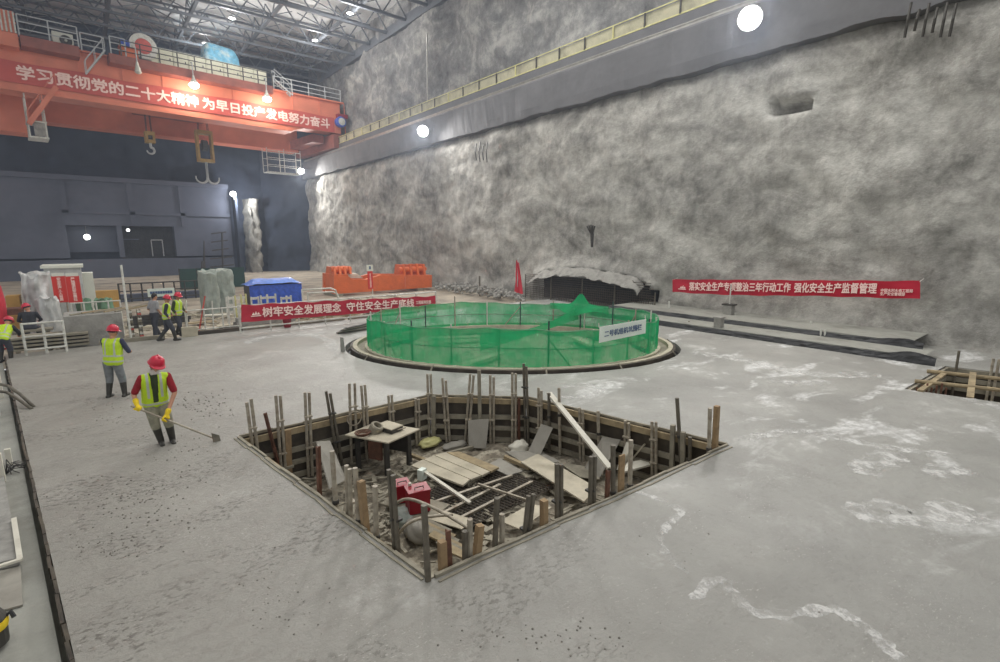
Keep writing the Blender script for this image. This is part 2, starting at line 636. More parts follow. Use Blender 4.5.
want_text('crane', '学习贯彻党的二十大精神', .03)
want_text('crane2', '为早日投产发电努力奋斗', .03)
want_text('front', '树牢安全发展理念', .025)
want_text('front2', '守住安全生产底线', .025)
want_text('wall', '落实安全生产专项整治三年行动工作', .025)
want_text('wall2', '强化安全生产监督管理', .025)
want_text('wall_small', '中国水利水电工程局\n生产安全管理部', .02)
want_text('front_small', '工程局项目部', .02)
want_text('net', '二号机组机坑围栏', .01)
want_text('redv1', '安全生产人人有责', .03, True)
want_text('redv2', '严格落实安全责任', .03, True)
want_text('sign', '安全通道', .01, True)
bpy.context.view_layer.update()
_dg = bpy.context.evaluated_depsgraph_get()
TMESH = {}
for k, o in TXT.items():
    TMESH[k] = bpy.data.meshes.new_from_object(o.evaluated_get(_dg))
for o in TXT.values():
    cu = o.data
    bpy.data.objects.remove(o)
    bpy.data.curves.remove(cu)


def lettering(key, p0, right, up, width, height, m, parent, name='lettering'):
    """fit the text into a width x height panel whose lower-left corner is p0"""
    me = TMESH[key].copy()
    co = np.zeros(len(me.vertices) * 3)
    me.vertices.foreach_get('co', co)
    co = co.reshape(-1, 3)
    mn, mx = co.min(0), co.max(0)
    right, up = Vector(right).normalized(), Vector(up).normalized()
    nrm = right.cross(up)
    org = ORG[parent.name]
    p0 = Vector(p0) - org
    w = TW[key]
    sx, sy = width / (mx[0] - mn[0]), height / (mx[1] - mn[1])
    a = (co[:, :1] - mn[0]) * sx * np.array(right) + (co[:, 1:2] - mn[1]) * sy * np.array(up) + co[:, 2:3] * np.array(nrm) * .6 + np.array(p0)
    me.vertices.foreach_set('co', a.reshape(-1))
    me.update()
    me.materials.clear()
    me.materials.append(m)
    # heavier strokes: the same outline laid down again a hair to each side
    bm = bmesh.new()
    for k, (dx, dy) in enumerate(((-w, 0), (w, 0), (0, w), (0, -w))):
        cp = me.copy()
        cp.transform(Matrix.Translation(right * dx * sx + up * dy * sy + nrm * .0006 * k))
        bm.from_mesh(cp)
        bpy.data.meshes.remove(cp)
    bm.to_mesh(me)
    bm.free()
    o = bpy.data.objects.new(name, me)
    SC.collection.objects.link(o)
    o.parent = parent
    ORG[o.name] = org
    return o


def fbm(p, oct=5, h=.55):
    s, a = 0, 1
    p = Vector(p)
    for _ in range(oct):
        s += a * noise.noise(p)
        p = p * 2.03
        a *= h
    return s

# ================================================================== THE SETTING
PIT = [GZ(237, 437), GZ(430, 580), GZ(730, 445), GZ(527, 397), GZ(430, 395)]      # left, near, right, back right, back left
PIT_D = -1.2
RPHI = math.radians(40.6)
RC = Vector((18.6 * math.sin(RPHI), 18.6 * math.cos(RPHI), 0))
RA, RB = 6.2, 4.5
_rx = Vector((math.cos(RPHI), -math.sin(RPHI), 0))
_ry = Vector((math.sin(RPHI), math.cos(RPHI), 0))


def RING(t, k=1.0, z=0.0):
    return RC + _rx * (RA * k * math.cos(t)) + _ry * (RB * k * math.sin(t)) + Vector((0, 0, z))


WALL_X = 24.0
SLAB_FAR = 23.5
_e0, _e1 = GZ(5, 355), GZ(75, 660)


def EDGE_X(y):
    return _e0.x + (y - _e0.y) * (_e1.x - _e0.x) / (_e1.y - _e0.y)


SP = [GZ(904, 389), GZ(1040, 408), GZ(1040, 377), GZ(945, 366)]                    # small pit by the wall
outer = [Vector((EDGE_X(-9), -9, 0)), Vector((24.6, -9, 0)), Vector((24.6, SLAB_FAR, 0)), Vector((EDGE_X(SLAB_FAR), SLAB_FAR, 0))]
ring_hole = [RING(2 * math.pi * i / 64) for i in range(64)]
loops = [outer, PIT, ring_hole, SP]
flat = [v for lp in loops for v in lp]
tris = geometry.tessellate_polygon(loops)
mb = MB()
mb._add(flat, [tuple(t) for t in tris])
for lp in loops:
    n = len(lp)
    for i in range(n):
        a, b = lp[i], lp[(i + 1) % n]
        mb._add([a, b, b - Vector((0, 0, .3)), a - Vector((0, 0, .3))], [(0, 1, 2, 3)])
bmesh.ops.remove_doubles(mb.bm, verts=mb.bm.verts[:], dist=1e-4)
floor = struct(mb.obj('floor', m_floor, loc=(0, 0, 0)))
floor.data.update()

mb = MB()
mb.box((2, 48.4, -.4), (44, 49.6, .2))
struct(mb.obj('ground', m_ground, loc=(2, 48, -.3)))
mb = MB()
ys = [-9, 0, 6, 12, 18, 23.4]
V, Fc = [], []
for y in ys:
    x = EDGE_X(y)
    V += [Vector((-9, y, -.13)), Vector((x - .09, y, -.13)), Vector((x - .09, y, -.5)), Vector((x + .3, y, -.5))]
for i in range(len(ys) - 1):
    for j in range(3):
        Fc.append((i * 4 + j, i * 4 + j + 1, (i + 1) * 4 + j + 1, (i + 1) * 4 + j))
mb._add(V, Fc)
struct(mb.obj('floor_lower', m_strip, loc=(-3, 6, -.13)))
# edge board and rough drip line along the slab's left side
mb = MB()
for i in range(60):
    y = 4.2 + i * .32
    x = EDGE_X(y)
    mb.box((x - .02 + random.uniform(-.01, .01), y, -.07 + random.uniform(-.01, .012)), (.035, .31, .15), (0, 0, math.atan(-(_e1.x - _e0.x) / (_e1.y - _e0.y)) + random.uniform(-.03, .03)))
struct(mb.obj('trim_slab_edge', m_form))

# --- rock wall
TUN = GX(588, 300, WALL_X)
NOTCH = GX(790, 103, WALL_X)


def rock_fn(x0, amp, y0, y1, z0, z1, tunnel=False):
    def fn(a, b):
        y = y0 + (y1 - y0) * a
        z = z0 + (z1 - z0) * b
        d = amp * (fbm((y * .22, z * .3, 3.1), 4) * .6 + fbm((y * .9, z * .9, 7.7), 4, .6) * .35)
        if tunnel:
            d -= .35 * max(0, 1 - z / 1.2) * (.6 + .4 * noise.noise((y * .8, 0, 4)))
            q = 1 - ((y - TUN.y) / 4.9) ** 2
            if q > 0:
                top = .95 + .95 * math.sqrt(q) + .12 * noise.noise((y * 1.7, 2, 9))
                if z < top:
                    d += 2.2 * min(1, (top - z) / .3)
                elif z < top + .8:
                    d -= .55 * (1 - (z - top) / .8)
            if abs(y - NOTCH.y) < .75 and 0 < (NOTCH.z + .15 + (y - NOTCH.y) * .1 - z) < .55:
                d += .9
            if z > z1 - 1.2:
                d += .45 * (z - z1 + 1.2) / 1.2
        return (x0 + d, y, z)
    return fn


mb = MB()
mb.grid(rock_fn(24.0, .40, -8, 73.5, -.4, 12.3, True), 300, 56)
struct(mb.obj('wall_right', m_rock, loc=(24, 20, 0), smooth=True))
mb = MB()
mb.grid(rock_fn(26.0, .7, -8, 73.5, 14.8, 26.4), 190, 34)
struct(mb.obj('wall_right_upper', m_rock_up, loc=(26, 20, 15), smooth=True))

# --- crane beam ledge along the rock wall
mb = MB()


def ledge(a, b):
    y = -8 + 81.5 * a
    prof = [(24.9, 11.85), (23.75, 11.9), (23.7, 12.4), (23.66, 13.9), (23.7, 14.0), (24.35, 14.0), (24.4, 14.95), (26.6, 15.0)]
    i = min(int(round(b * 7)), 7)
    px, pz = prof[i]
    w = .05 * noise.noise((y * .5, pz, 1)) + .03 * noise.noise((y * 2.1, pz, 5))
    if i in (0, 1):
        pz += .12 * fbm((y * .45, 0, 2), 4)
    return (px + w, y, pz)


mb.grid(ledge, 260, 7)
struct(mb.obj('trim_crane_ledge', m_beamc, loc=(24, 20, 12)))

rail = thing('crane_rail', 'long pale crane rail lying on the rock wall ledge under the yellow railing', 'rail', (23.85, 30, 14.0))
mb = MB()
mb.box((23.86, 32.5, 14.02), (.22, 81, .05))
mb.box((23.86, 32.5, 14.12), (.05, 81, .16))
mb.box((23.86, 32.5, 14.22), (.11, 81, .06))
mb.obj('rail_section', m_rail, rail)

t = thing('guard_railing', 'long yellow painted railing with beige sheets running along the ledge high on the rock wall', 'railing', (24.5, 32, 14.98))
MB().box((24.42, 33, 15.72), (.05, 80, .05)).obj('top_rail', m_yel, t)
MB().box((24.42, 33, 15.02), (.05, 80, .07)).obj('toe_board', m_yel, t)
MB().box((24.5, 33, 15.38), (.02, 80, .56)).obj('infill_sheet', m_beige, t)
mb = MB()
for i in range(30):
    y = 3 + i * 2.1
    MB().box((24.40, y, 15.36), (.05, .09, .68)).obj('post', m_dark if i % 4 else m_yel, t)

# --- end wall: rock, with a concrete panel front
YE = 73.0


def endp(u, v, y=72.0):
    return GY(u, v, y)


mb = MB()


def end_fn(a, b):
    x = -20 + 46.5 * a
    z = -.4 + 27 * b
    d = .6 * fbm((x * .2, z * .25, 12.3), 4) + .3 * fbm((x * .9, z * .9, 2.3), 4)
    if 11 < x < 15:
        d += .4
    return (x, YE + d, z)


mb.grid(end_fn, 100, 60)
struct(mb.obj('wall_far', m_enddark, loc=(4, 73, 0), smooth=True))

A0, A1 = endp(-40, 255), endp(232, 255)
zt = endp(150, 184).z
op1a, op1b = endp(66, 228), endp(119, 250)       # lit opening
op2a, op2b = endp(121, 226), endp(176, 256)      # dark opening
x0, x1 = A0.x, A1.x
mb = MB()
zlo = min(op1b.z, op2b.z)
zhi = max(op1a.z, op2a.z)
mb.box(((x0 + x1) / 2, 71.6, (zlo - .4) / 2 - .2), (x1 - x0, 1.2, zlo + .4))
mb.box(((x0 + x1) / 2, 71.6, (zhi + zt) / 2), (x1 - x0, 1.2, zt - zhi))
mb.box(((x0 + op1a.x) / 2, 71.6, (zlo + zhi) / 2), (op1a.x - x0, 1.2, zhi - zlo))
mb.box(((op1b.x + op2a.x) / 2, 71.6, (zlo + zhi) / 2), (op2a.x - op1b.x, 1.2, zhi - zlo))
mb.box(((op2b.x + x1) / 2, 71.6, (zlo + zhi) / 2), (x1 - op2b.x, 1.2, zhi - zlo))
# ledge lines and shallow pilasters
mb.box(((x0 + x1) / 2, 70.9, zt + .1), (x1 - x0, .5, .5))
mb.box(((endp(60, 200).x + x1) / 2, 70.95, endp(150, 214).z), (x1 - endp(60, 200).x, .25, .35))
for u in (64, 130, 180):
    mb.box((endp(u, 200).x, 70.95, (zt + zhi) / 2), (.5, .25, zt - zhi))
struct(mb.obj('wall_far_panel', m_endpan))
mb = MB()
mb.box(((op1a.x + op1b.x) / 2, 72.4, (op1a.z + op1b.z) / 2), (op1b.x - op1a.x + .4, .2, op1a.z - op1b.z + .4))
mb.box((op1b.x + .5, 72.1, op1b.z + 1.2), (3, .15, .1))
struct(mb.obj('window_1', m_endpan))
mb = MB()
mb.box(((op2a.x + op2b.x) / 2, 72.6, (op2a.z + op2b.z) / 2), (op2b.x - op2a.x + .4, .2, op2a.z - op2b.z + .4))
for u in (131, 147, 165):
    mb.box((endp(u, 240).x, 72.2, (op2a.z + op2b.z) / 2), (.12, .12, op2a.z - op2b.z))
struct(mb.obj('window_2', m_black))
fr = thing('doorway_frame', 'pale steel doorway frame inside the dark opening of the far grey wall', 'frame', (endp(158, 254).x, 71.9, endp(158, 254).z))
a, b = endp(151, 240, 71.9), endp(164, 256, 71.9)
MB().box(((a.x + b.x) / 2, 71.9, a.z), (b.x - a.x, .1, .12)).obj('lintel', m_greyp, fr)
MB().box((a.x, 71.9, (a.z + b.z) / 2), (.1, .1, a.z - b.z)).obj('jamb', m_greyp, fr)
MB().box((b.x, 71.9, (a.z + b.z) / 2), (.1, .1, a.z - b.z)).obj('jamb', m_greyp, fr)

# square column beside the panel, and the pale lit rock beyond it
a, b = endp(233, 196, 70.5), endp(245, 300, 70.5)
mb = MB()
mb.box(((a.x + b.x) / 2, 70.6, (a.z - .4) / 2), (b.x - a.x, 1.6, a.z + .4))
struct(mb.obj('column', m_enddark))
mb = MB()
c0, c1 = endp(243, 200, 71), endp(268, 300, 71)


def spur(a_, b_):
    th = math.pi * a_
    z = -.4 + (c0.z + .6) * b_
    w = (c1.x - c0.x) / 2 * (1 - .25 * b_)
    cx = (c0.x + c1.x) / 2
    d = .8 * fbm((a_ * 3, z * .4, 5), 4)
    return (cx - w * math.cos(th) + d * .5, 72.8 - (2.2 + d) * math.sin(th), z)


mb.grid(spur, 26, 44)
struct(mb.obj('wall_far_spur', m_rock, smooth=True))
# dark passage front between the spur and the long rock wall
mb = MB()
c2, c3 = endp(266, 180, 70.0), endp(312, 300, 70.0)


def dark_fn(a_, b_):
    x = c2.x + (c3.x + 1.5 - c2.x) * a_
    z = -.4 + 16.2 * b_
    return (x, 72.2 - 1.6 * a_ + .8 * fbm((x * .3, z * .3, 8), 4), z)


mb.grid(dark_fn, 24, 44)
struct(mb.obj('wall_far_rock', m_enddark, smooth=True))

# --- roof sheet and trusses
mb = MB()
mb.box((4, 32, 26.5), (48, 84, .12))
for i in range(22):
    mb.box((4, -8 + i * 3.9, 26.38), (48, .08, .12))
struct(mb.obj('ceiling', m_roofsheet))
mb = MB()
mb.box((26.2, 32, 24.35), (.7, 84, .9))
struct(mb.obj('trim_roof_edge', m_truss))


def truss_x(y):
    t = thing('roof_truss', '', 'truss', (3, y, 24.3), 'roof trusses spanning the hall')
    MB().beam((-20, y, 24.35), (26, y, 24.35), .22, .22).obj('bottom_chord', m_truss, t)
    MB().beam((-20, y, 26.2), (26, y, 26.2), .16, .16).obj('top_chord', m_truss, t)
    mb = MB()
    for i in range(18):
        xa = -20 + i * 2.556
        mb.beam((xa, y, 24.35), (xa + 1.278, y, 26.2), .1, .1)
        mb.beam((xa + 1.278, y, 26.2), (xa + 2.556, y, 24.35), .1, .1)
    mb.obj('web', m_truss, t)
    return t


YS = [38 + i * 3.9 for i in range(10)]
tp = truss_x(YS[0])
NEARFAR = ['nearest to the camera']
tp['label'] = 'dark steel lattice roof truss crossing the hall, the one nearest the camera'
for i, y in enumerate(YS[1:], 1):
    lab = 'dark steel lattice roof truss crossing the hall, %s behind the nearest one' % ORD[i - 1]
    dup(tp, (3, y, 24.3), 0, lab)
tp2 = None
for i, x in enumerate([-8, -2, 4, 10, 16, 21.5]):
    lab = 'long dark roof girder running the length of the hall, %s counting from the rock wall' % ORD[5 - i]
    if tp2 is None:
        t = thing('roof_girder', lab, 'girder', (x, 54, 24.3), 'long roof girders')
        MB().beam((x, 30, 24.6), (x, 72.5, 24.6), .26, .26).obj('bottom_chord', m_truss, t)
        mb = MB()
        for k in range(11):
            y = 30 + k * 3.9
            mb.beam((x, y, 24.6), (x, y + 1.95, 26.2), .09, .09)
            mb.beam((x, y + 1.95, 26.2), (x, y + 3.9, 24.6), .09, .09)
            mb.beam((x, y, 24.6), (x + 2.5, y + 1.95, 26.2), .08, .08)
            mb.beam((x, y, 24.6), (x - 2.5, y + 1.95, 26.2), .08, .08)
        mb.obj('web', m_truss, t)
        tp2 = t
    else:
        dup(tp2, (x, 54, 24.3), 0, lab)

# --- lamps
def flood(loc, aim, size, label, group, watts, lens, lsize=None, spread=math.pi, name='floodlight', bracket=(0, 0, .3)):
    loc = Vector(loc)
    t = thing(name, label, 'lamp', loc, group)
    d = (Vector(aim) - loc).normalized()
    a = Vector((0, 0, 1)) if abs(d.z) < .95 else Vector((0, 1, 0))
    mb = MB()
    mb.lathe([(size * .25, -.35 * size), (size * .42, -.2 * size), (size * .52, 0), (size * .52, .05 * size)], loc, d, 16)
    mb.obj('housing', m_lampbody, t)
    mb = MB()
    mb.lathe([(size * .47, .052 * size), (size * .40, .10 * size), (size * .1, .12 * size)], loc, d, 16)
    mb.obj('lens', lens, t)
    MB().tube([loc - d * size * .3, loc - d * size * .3 + Vector(bracket)], .035, 6).obj('bracket', m_lampbody, t)
    if watts:
        area_lamp(loc + d * size * .3, aim, watts, lsize or size, (1, .98, .96), spread)
    return t


p = GX(750, 18, 23.0)
flood(p, (8, 4, 3), 1.0, 'large glaring white floodlight on the rock wall ledge beneath the yellow railing', 'ledge floodlights', 500, m_lens_big, 2.0, math.radians(125), bracket=(.75, 0, .3))
p = GX(423, 131, 23.0)
flood(p, (10, 22, 4), .95, 'round white floodlight on the ledge midway between the crane and the largest lamp', 'ledge floodlights', 1000, m_lens_big, 1.4, math.radians(125), bracket=(.75, 0, .3))
p = GX(301, 171, 22.4)
flood(p, (14, 50, 0), .8, 'white floodlight hanging on the rock wall just under the crane end', 'ledge floodlights', 1300, m_lens_big, 1.2, math.radians(150), bracket=(1.4, 0, .4))
p = endp(233, 194, 68.6)
flood(p, (p.x, 50, 4), .7, 'white floodlight on top of the dark square column by the far wall', 'far wall lamps', 0, m_lens_big, bracket=(.5, 1.5, -.9))
point_lamp(p + Vector((.9, .3, -.6)), 800, .3, (.95, .97, 1))
p = endp(87, 237, 71.5)
flood(p, (p.x + .6, 60, 3), .6, 'bright work lamp in the window opening of the far grey wall', 'far wall lamps', 200, m_lens_big, bracket=(0, .5, 1.2))
p = endp(128, 230, 71.5)
flood(p, (p.x, 66, 2), .35, 'small dim strip lamp at the top of the dark far opening', 'far wall lamps', 0, m_lens_small, bracket=(0, .4, .3), name='strip_lamp')
for i, (u, v, w) in enumerate(((232, 18, 'over the blue tarpaulin on the crane'), (350, 13, 'highest, near the rock wall'), (315, 40, 'just above the end of the crane'), (205, 43, 'behind the tarpaulin bundle on the crane'))):
    d = ray(u, v)
    q = _C + d * ((23.9 - CAM_H) / d.z)
    flood(q, q - Vector((0, 0, 5)), .55, 'small bright lamp under the roof trusses, %s' % w, 'roof lamps', 0, m_lens_small, name='roof_lamp')
    point_lamp(q - Vector((0, 0, .7)), 700, .4, (1, .99, .97))
for k, (x, y) in enumerate(FILL_LAMPS[:0]):
    pass
_rl = None
for (x, y) in FILL_LAMPS:  # fixtures for the added fill lamps, all out of view
    if _rl is None:
        _rl = flood((x, y, 23.45), (x, y, 0), 1.6, 'wide white fill lamp added unseen over the near end of the hall', 'added fill lamps above the slab', 0, m_lens_small, name='roof_lamp', bracket=(0, 0, 2.7))
    else:
        dup(_rl, (x, y, 23.45))
# ================================================================== THE OVERHEAD CRANE
CA, CB = Vector((-2, 58.2)), Vector((25, 60.5))
_ct = (CB - CA).normalized()
CEX = Vector((_ct.x, _ct.y, 0))
CEY = Vector((-_ct.y, _ct.x, 0))
CROT = Matrix((CEX, CEY, Vector((0, 0, 1)))).transposed()


def CW(s, d, z):
    return Vector((CA.x, CA.y, 0)) + CEX * s + CEY * d + Vector((0, 0, z))


def CS(u, v, d=0.0):
    """sight line -> (distance along the girder, height) on the plane d behind the girder front"""
    p = GV(u, v, CA, CB, d)
    q = p - Vector((CA.x, CA.y, 0))
    return q.dot(CEX), p.z


def cbox(mb, s0, s1, d0, d1, z0, z1):
    return mb.box(CW((s0 + s1) / 2, (d0 + d1) / 2, (z0 + z1) / 2), (abs(s1 - s0), abs(d1 - d0), abs(z1 - z0)), CROT)


s_l = -14.0
s_r = CS(345, 104)[0]
zb_ = sum(CS(u, v)[1] for u, v in ((30, 86), (120, 108), (217, 121), (285, 130))) / 4
zt_ = sum(CS(u, v)[1] for u, v in ((20, 41), (345, 104))) / 2
crane = thing('bridge_crane', 'orange overhead bridge crane spanning the hall with white railings on top', 'crane', CW(10, 2, zb_))
s_hn = CS(292, 129)[0]
s_h2 = CS(303, 127)[0]
mb = MB()
zr_ = zb_ + .45
poly = [(s_l, zb_), (s_hn, zb_), (s_h2, zr_), (s_r - .7, zr_), (s_r - .7, zt_), (s_l, zt_)]
mb.prism([CW(s, 0, z) for s, z in poly], CEY * 1.9)
mb.obj('girder', m_orange, crane)
mb = MB()
cbox(mb, s_l, s_hn, -.22, 2.1, zb_ - .12, zb_ + .06)
cbox(mb, s_l, s_r - .3, -.3, 2.2, zt_ - .02, zt_ + .12)
for i in range(14):
    s = s_l + 2 + i * 3.05
    cbox(mb, s - .04, s + .04, -.06, 0, zr_ + .1, zt_)
mb.obj('girder_flange', m_orange, crane)
# second girder behind
z2 = sum(CS(u, v, 8)[1] for u, v in ((48, 121), (120, 130), (217, 141), (290, 151))) / 4
mb = MB()
s2r = CS(298, 150, 8)[0]
cbox(mb, s_l, s2r, 8, 9.9, z2, z2 + 3.2)
cbox(mb, s_l, s2r, 7.8, 10, z2 - .1, z2 + .05)
mb.obj('girder', m_orange, crane)
# end carriage on the ledge rail, with wheels
mb = MB()
cbox(mb, s_r - 2.0, s_r - .6, -.6, 11, zb_ - 1.3, zb_ + .2)
cbox(mb, s_r - 3.6, s_r - 2.2, 1.5, 8, zb_ - .6, zb_ + .3)
mb.obj('end_carriage', m_brown, crane)
for d in (-.2, 1.2, 8.4, 9.8):
    MB().lathe([(.5, -.12), (.5, .12)], CW(s_r - .9, d, zb_ - 1.4), CEX, 18).obj('wheel', m_dark, crane)
# brown platforms along the front
sp0, zp0 = CS(20, 41, -.9)
sp1, _ = CS(79, 52, -.9)
mb = MB()
cbox(mb, sp0, sp1, -1.3, 0, zt_ - .75, zt_ + .05)
mb.obj('platform', m_brown, crane)
sq0 = CS(109, 60, -.9)[0]
sq1 = CS(272, 95, -.9)[0]
mb = MB()
cbox(mb, sq0, sq1, -1.3, 0, zt_ - .7, zt_ + .05)
mb.obj('platform', m_brown, crane)
mb = MB()
cbox(mb, s_l, sp0 - .1, -1.2, 0, zt_ - .9, zt_ + .1)
mb.obj('platform', m_orange, crane)


def railing(s0, s1, d, z0, h, n, m=m_greyp, rails=3):
    for i in range(n + 1):
        s = s0 + (s1 - s0) * i / n
        MB().beam(CW(s, d, z0), CW(s, d, z0 + h), .09, .09).obj('railing_post', m, crane)
    mb = MB()
    for k in range(rails):
        z = z0 + h * (k + 1) / rails
        mb.beam(CW(s0, d, z), CW(s1, d, z), .06, .07)
    mb.obj('railing_bar', m, crane)


railing(sp0, sp1, -1.25, zt_, 1.55, 2)
railing(sp1 + .25, CS(104, 46, -1.2)[0], -.6, zt_, 1.4, 1)
railing(CS(110, 44, -1.2)[0], CS(125, 46, -1.2)[0], -1.2, zt_, 1.45, 1)
railing(CS(122, 60, -1.2)[0], sq1, -1.25, zt_, 1.3, 9, m_dark)
railing(CS(273, 80, 0)[0], s_r - .6, -.1, zt_, 1.45, 4)
mb = MB()
for i in range(4):
    s = CS(1 + i * 4.5, 35, -1.2)[0]
    mb.beam(CW(s, -1.2, zt_ + .1), CW(s, -1.2, zt_ + 1.65), .16, .16)
mb.beam(CW(CS(0, 20, -1.2)[0] - .6, -1.2, zt_ + 1.65), CW(CS(16, 24, -1.2)[0], -1.2, zt_ + 1.5), .1, .1)
mb.beam(CW(CS(0, 20, -1.2)[0] - .6, -1.2, zt_ + .85), CW(CS(16, 24, -1.2)[0], -1.2, zt_ + .85), .1, .1)
mb.obj('gate', m_orange, crane)
mb = MB()
for i in range(4):
    s = CS(3.2 + i * 4.3, 35, -1.3)[0]
    mb.beam(CW(s, -1.32, zt_ + .1), CW(s, -1.32, zt_ + 1.6), .12, .1)
mb.obj('gate_bar', m_whitep, crane)


def stair(a, b, d, wid, m, name='stair', sw=.12):
    (s0, z0), (s1, z1) = a, b
    mb = MB()
    for dd in (0, wid):
        mb.beam(CW(s0, d - dd, z0), CW(s1, d - dd, z1), .06, sw)
        mb.beam(CW(s0, d - dd, z0 + 1.0), CW(s1, d - dd, z1 + 1.0), .05, .05)
        for k in (0, .5, 1):
            mb.beam(CW(s0 + (s1 - s0) * k, d - dd, z0 + (z1 - z0) * k), CW(s0 + (s1 - s0) * k, d - dd, z0 + (z1 - z0) * k + 1), .05, .05)
    for i in range(1, 9):
        k = i / 9
        mb.beam(CW(s0 + (s1 - s0) * k, d, z0 + (z1 - z0) * k), CW(s0 + (s1 - s0) * k, d - wid, z0 + (z1 - z0) * k), .18, .03)
    return mb.obj(name, m, crane)


stair(CS(86, 74, -.5), CS(104, 52, -.5), -.4, .7, m_greyp)
stair(CS(291, 96, -.3), CS(273, 80, -.3), -.15, .6, m_greyp)

# cabin hanging under the girder at the left, with its sloping ladder
cab = CS(20, 100, 1.0)
s0, z0 = CS(30, 137, 1)
s1, _ = CS(47, 137, 1)
mb = MB()
for s in (s0, s1):
    for d in (.3, 2.3):
        mb.beam(CW(s, d, z0), CW(s, d, zb_), .1, .1)
cbox(mb, s0 - .1, s1 + .1, .2, 2.4, z0 - .12, z0)
cbox(mb, s0 - .1, s1 + .1, .2, 2.4, z0 + 1.15, z0 + 1.25)
mb.obj('cabin_frame', m_whitep, crane)
mb = MB()
cbox(mb, s0 + .3, s1 - .05, .26, .30, z0 + .05, z0 + 1.1)
cbox(mb, s0, s0 + .05, .4, 2.2, z0 + .05, z0 + 2.2)
mb.obj('cabin_panel', m_conc, crane)
stair(CS(29, 124, .0), CS(56, 88, .0), .1, .6, m_orange, 'cabin_stair', .34)
mb = MB()
u0_, u1_ = CS(-25, 110, 4)[0], CS(27, 110, 4)[0]
cbox(mb, u0_, u1_, 4, 6.5, CS(27, 133, 4)[1], CS(20, 97, 4)[1])
mb.obj('saddle_box', m_orange, crane)

# cage platform hanging under the right end
s0, z0 = CS(265, 172, 6)
s1, _ = CS(298, 174, 6)
zt2 = CS(265, 151, 6)[1]
mb = MB()
for d in (5, 6.4):
    for i in range(3):
        s = s0 + (s1 - s0) * i / 2
        mb.beam(CW(s, d, z0), CW(s, d, zt2 + .3), .07, .07)
    for k in range(4):
        mb.beam(CW(s0, d, z0 + (zt2 - z0) * k / 3), CW(s1, d, z0 + (zt2 - z0) * k / 3), .05, .05)
cbox(mb, s0, s1, 5, 6.4, z0 - .08, z0)
mb.obj('hanging_cage', m_whitep, crane)

# slogan cloth on the girder front
b0, b1 = CS(0, 80)[0] - 2.5, CS(334, 128)[0]
bz0, bz1 = zb_ + .5, zb_ + 2.15
ban = thing('slogan_banner', 'long red banner with white writing along the front of the orange crane girder', 'banner', CW((b0 + b1) / 2, -.1, bz0))
mb = MB()
mb.grid(lambda a, b: CW(b0 + (b1 - b0) * a, -.12 + .02 * math.sin(a * 60), bz0 + (bz1 - bz0) * b + .05 * math.sin(a * 31) * b), 120, 3, thick=CEY * .02)
cl_ = mb.obj('cloth', m_redcrane, ban)
for key, u0, v0, u1, v1 in (('crane', 17, 75, 197, 97), ('crane2', 202, 100, 329, 122)):
    t0, t1 = CS(u0, v0)[0], CS(u1, v1)[0]
    lettering(key, CW(t0, -.15, bz0 + .33), CEX, (0, 0, 1), t1 - t0, 1.05, m_pink, cl_)

# things standing on the crane
s0, _ = CS(53, 42, .2)
s1, _ = CS(74, 46, .2)
z0 = zt_ + .12
ac = thing('air_conditioner', 'white air conditioner unit standing on the orange crane behind the left railing', 'air conditioner', CW((s0 + s1) / 2, .4, z0))
mb = MB()
cbox(mb, s0, s1, .1, .9, z0, z0 + 1.15)
mb.obj('casing', m_acw, ac)
ft = MB()
ft.lathe([(.42, 0), (.42, .03), (.3, .05), (.1, .04)], CW(s0 + (s1 - s0) * .63, .1, z0 + .58), -CEY, 24)
fg_ = ft.obj('fan_grille', m_dark, ac)
MB().lathe([(.1, .04), (.1, .07), (.02, .08)], CW(s0 + (s1 - s0) * .63, .1, z0 + .58), -CEY, 14).obj('fan_hub', m_acw, fg_)

us = [143, 158, 173, 188, 205, 222, 239, 252, 265]
for i in range(8):
    s0, _ = CS(us[i], 60, .5)
    s1, _ = CS(us[i + 1], 60, .5)
    c = thing('electrical_cabinet', 'cream electrical cabinet on top of the crane, %s from the cable drum in its row' % ORD[i], 'cabinet', CW((s0 + s1) / 2, .9, z0), 'cabinets along the crane top')
    mb = MB()
    cbox(mb, s0 + .02, s1 - .02, .4, 1.4, z0, z0 + 1.75)
    mb.obj('body', m_cream, c)
    mb = MB()
    cbox(mb, s0 + .1, s1 - .1, .36, .4, z0 + .1, z0 + 1.66)
    dr0 = mb.obj('door', m_cream, c)
    mb = MB()
    cbox(mb, s1 - .32, s1 - .24, .32, .36, z0 + .75, z0 + .98)
    mb.obj('handle', m_dark, dr0)
s0, zc = CS(143, 47, .3)
dr = thing('cable_drum', 'round cable drum with reddish centre standing on the crane beside the cream cabinets', 'cable drum', CW(s0, .3, z0))
mb = MB()
mb.lathe([(1.02, -.1), (1.08, -.06), (1.08, .02), (.66, .04), (.66, -.1)], CW(s0, .1, zc), -CEY, 30)
mb.obj('flange', m_whitep, dr)
MB().lathe([(.65, -.14), (.65, .02), (.25, .06)], CW(s0, .1, zc), -CEY, 24).obj('hub', m_rail_red, dr)
mb = MB()
cbox(mb, s0 - .5, s0 + .5, .05, .35, z0, zc - 1.1)
mb.obj('stand', m_dark, dr)
s0, _ = CS(120, 58, -.6)
s1, _ = CS(138, 62, -.6)
bx_ = thing('junction_box', 'orange steel box on the crane platform in front of the cable drum', 'box', CW((s0 + s1) / 2, -.7, z0 - .05))
mb = MB()
cbox(mb, s0, s1, -1.1, -.4, z0 - .05, z0 + .72)
mb.obj('body', m_orange2, bx_)
mb = MB()
cbox(mb, s0 - .05, s1 + .05, -1.15, -.35, z0 + .72, z0 + .8)
mb.obj('lid', m_orange, bx_)
sa, _ = CS(126, 53, -.5)
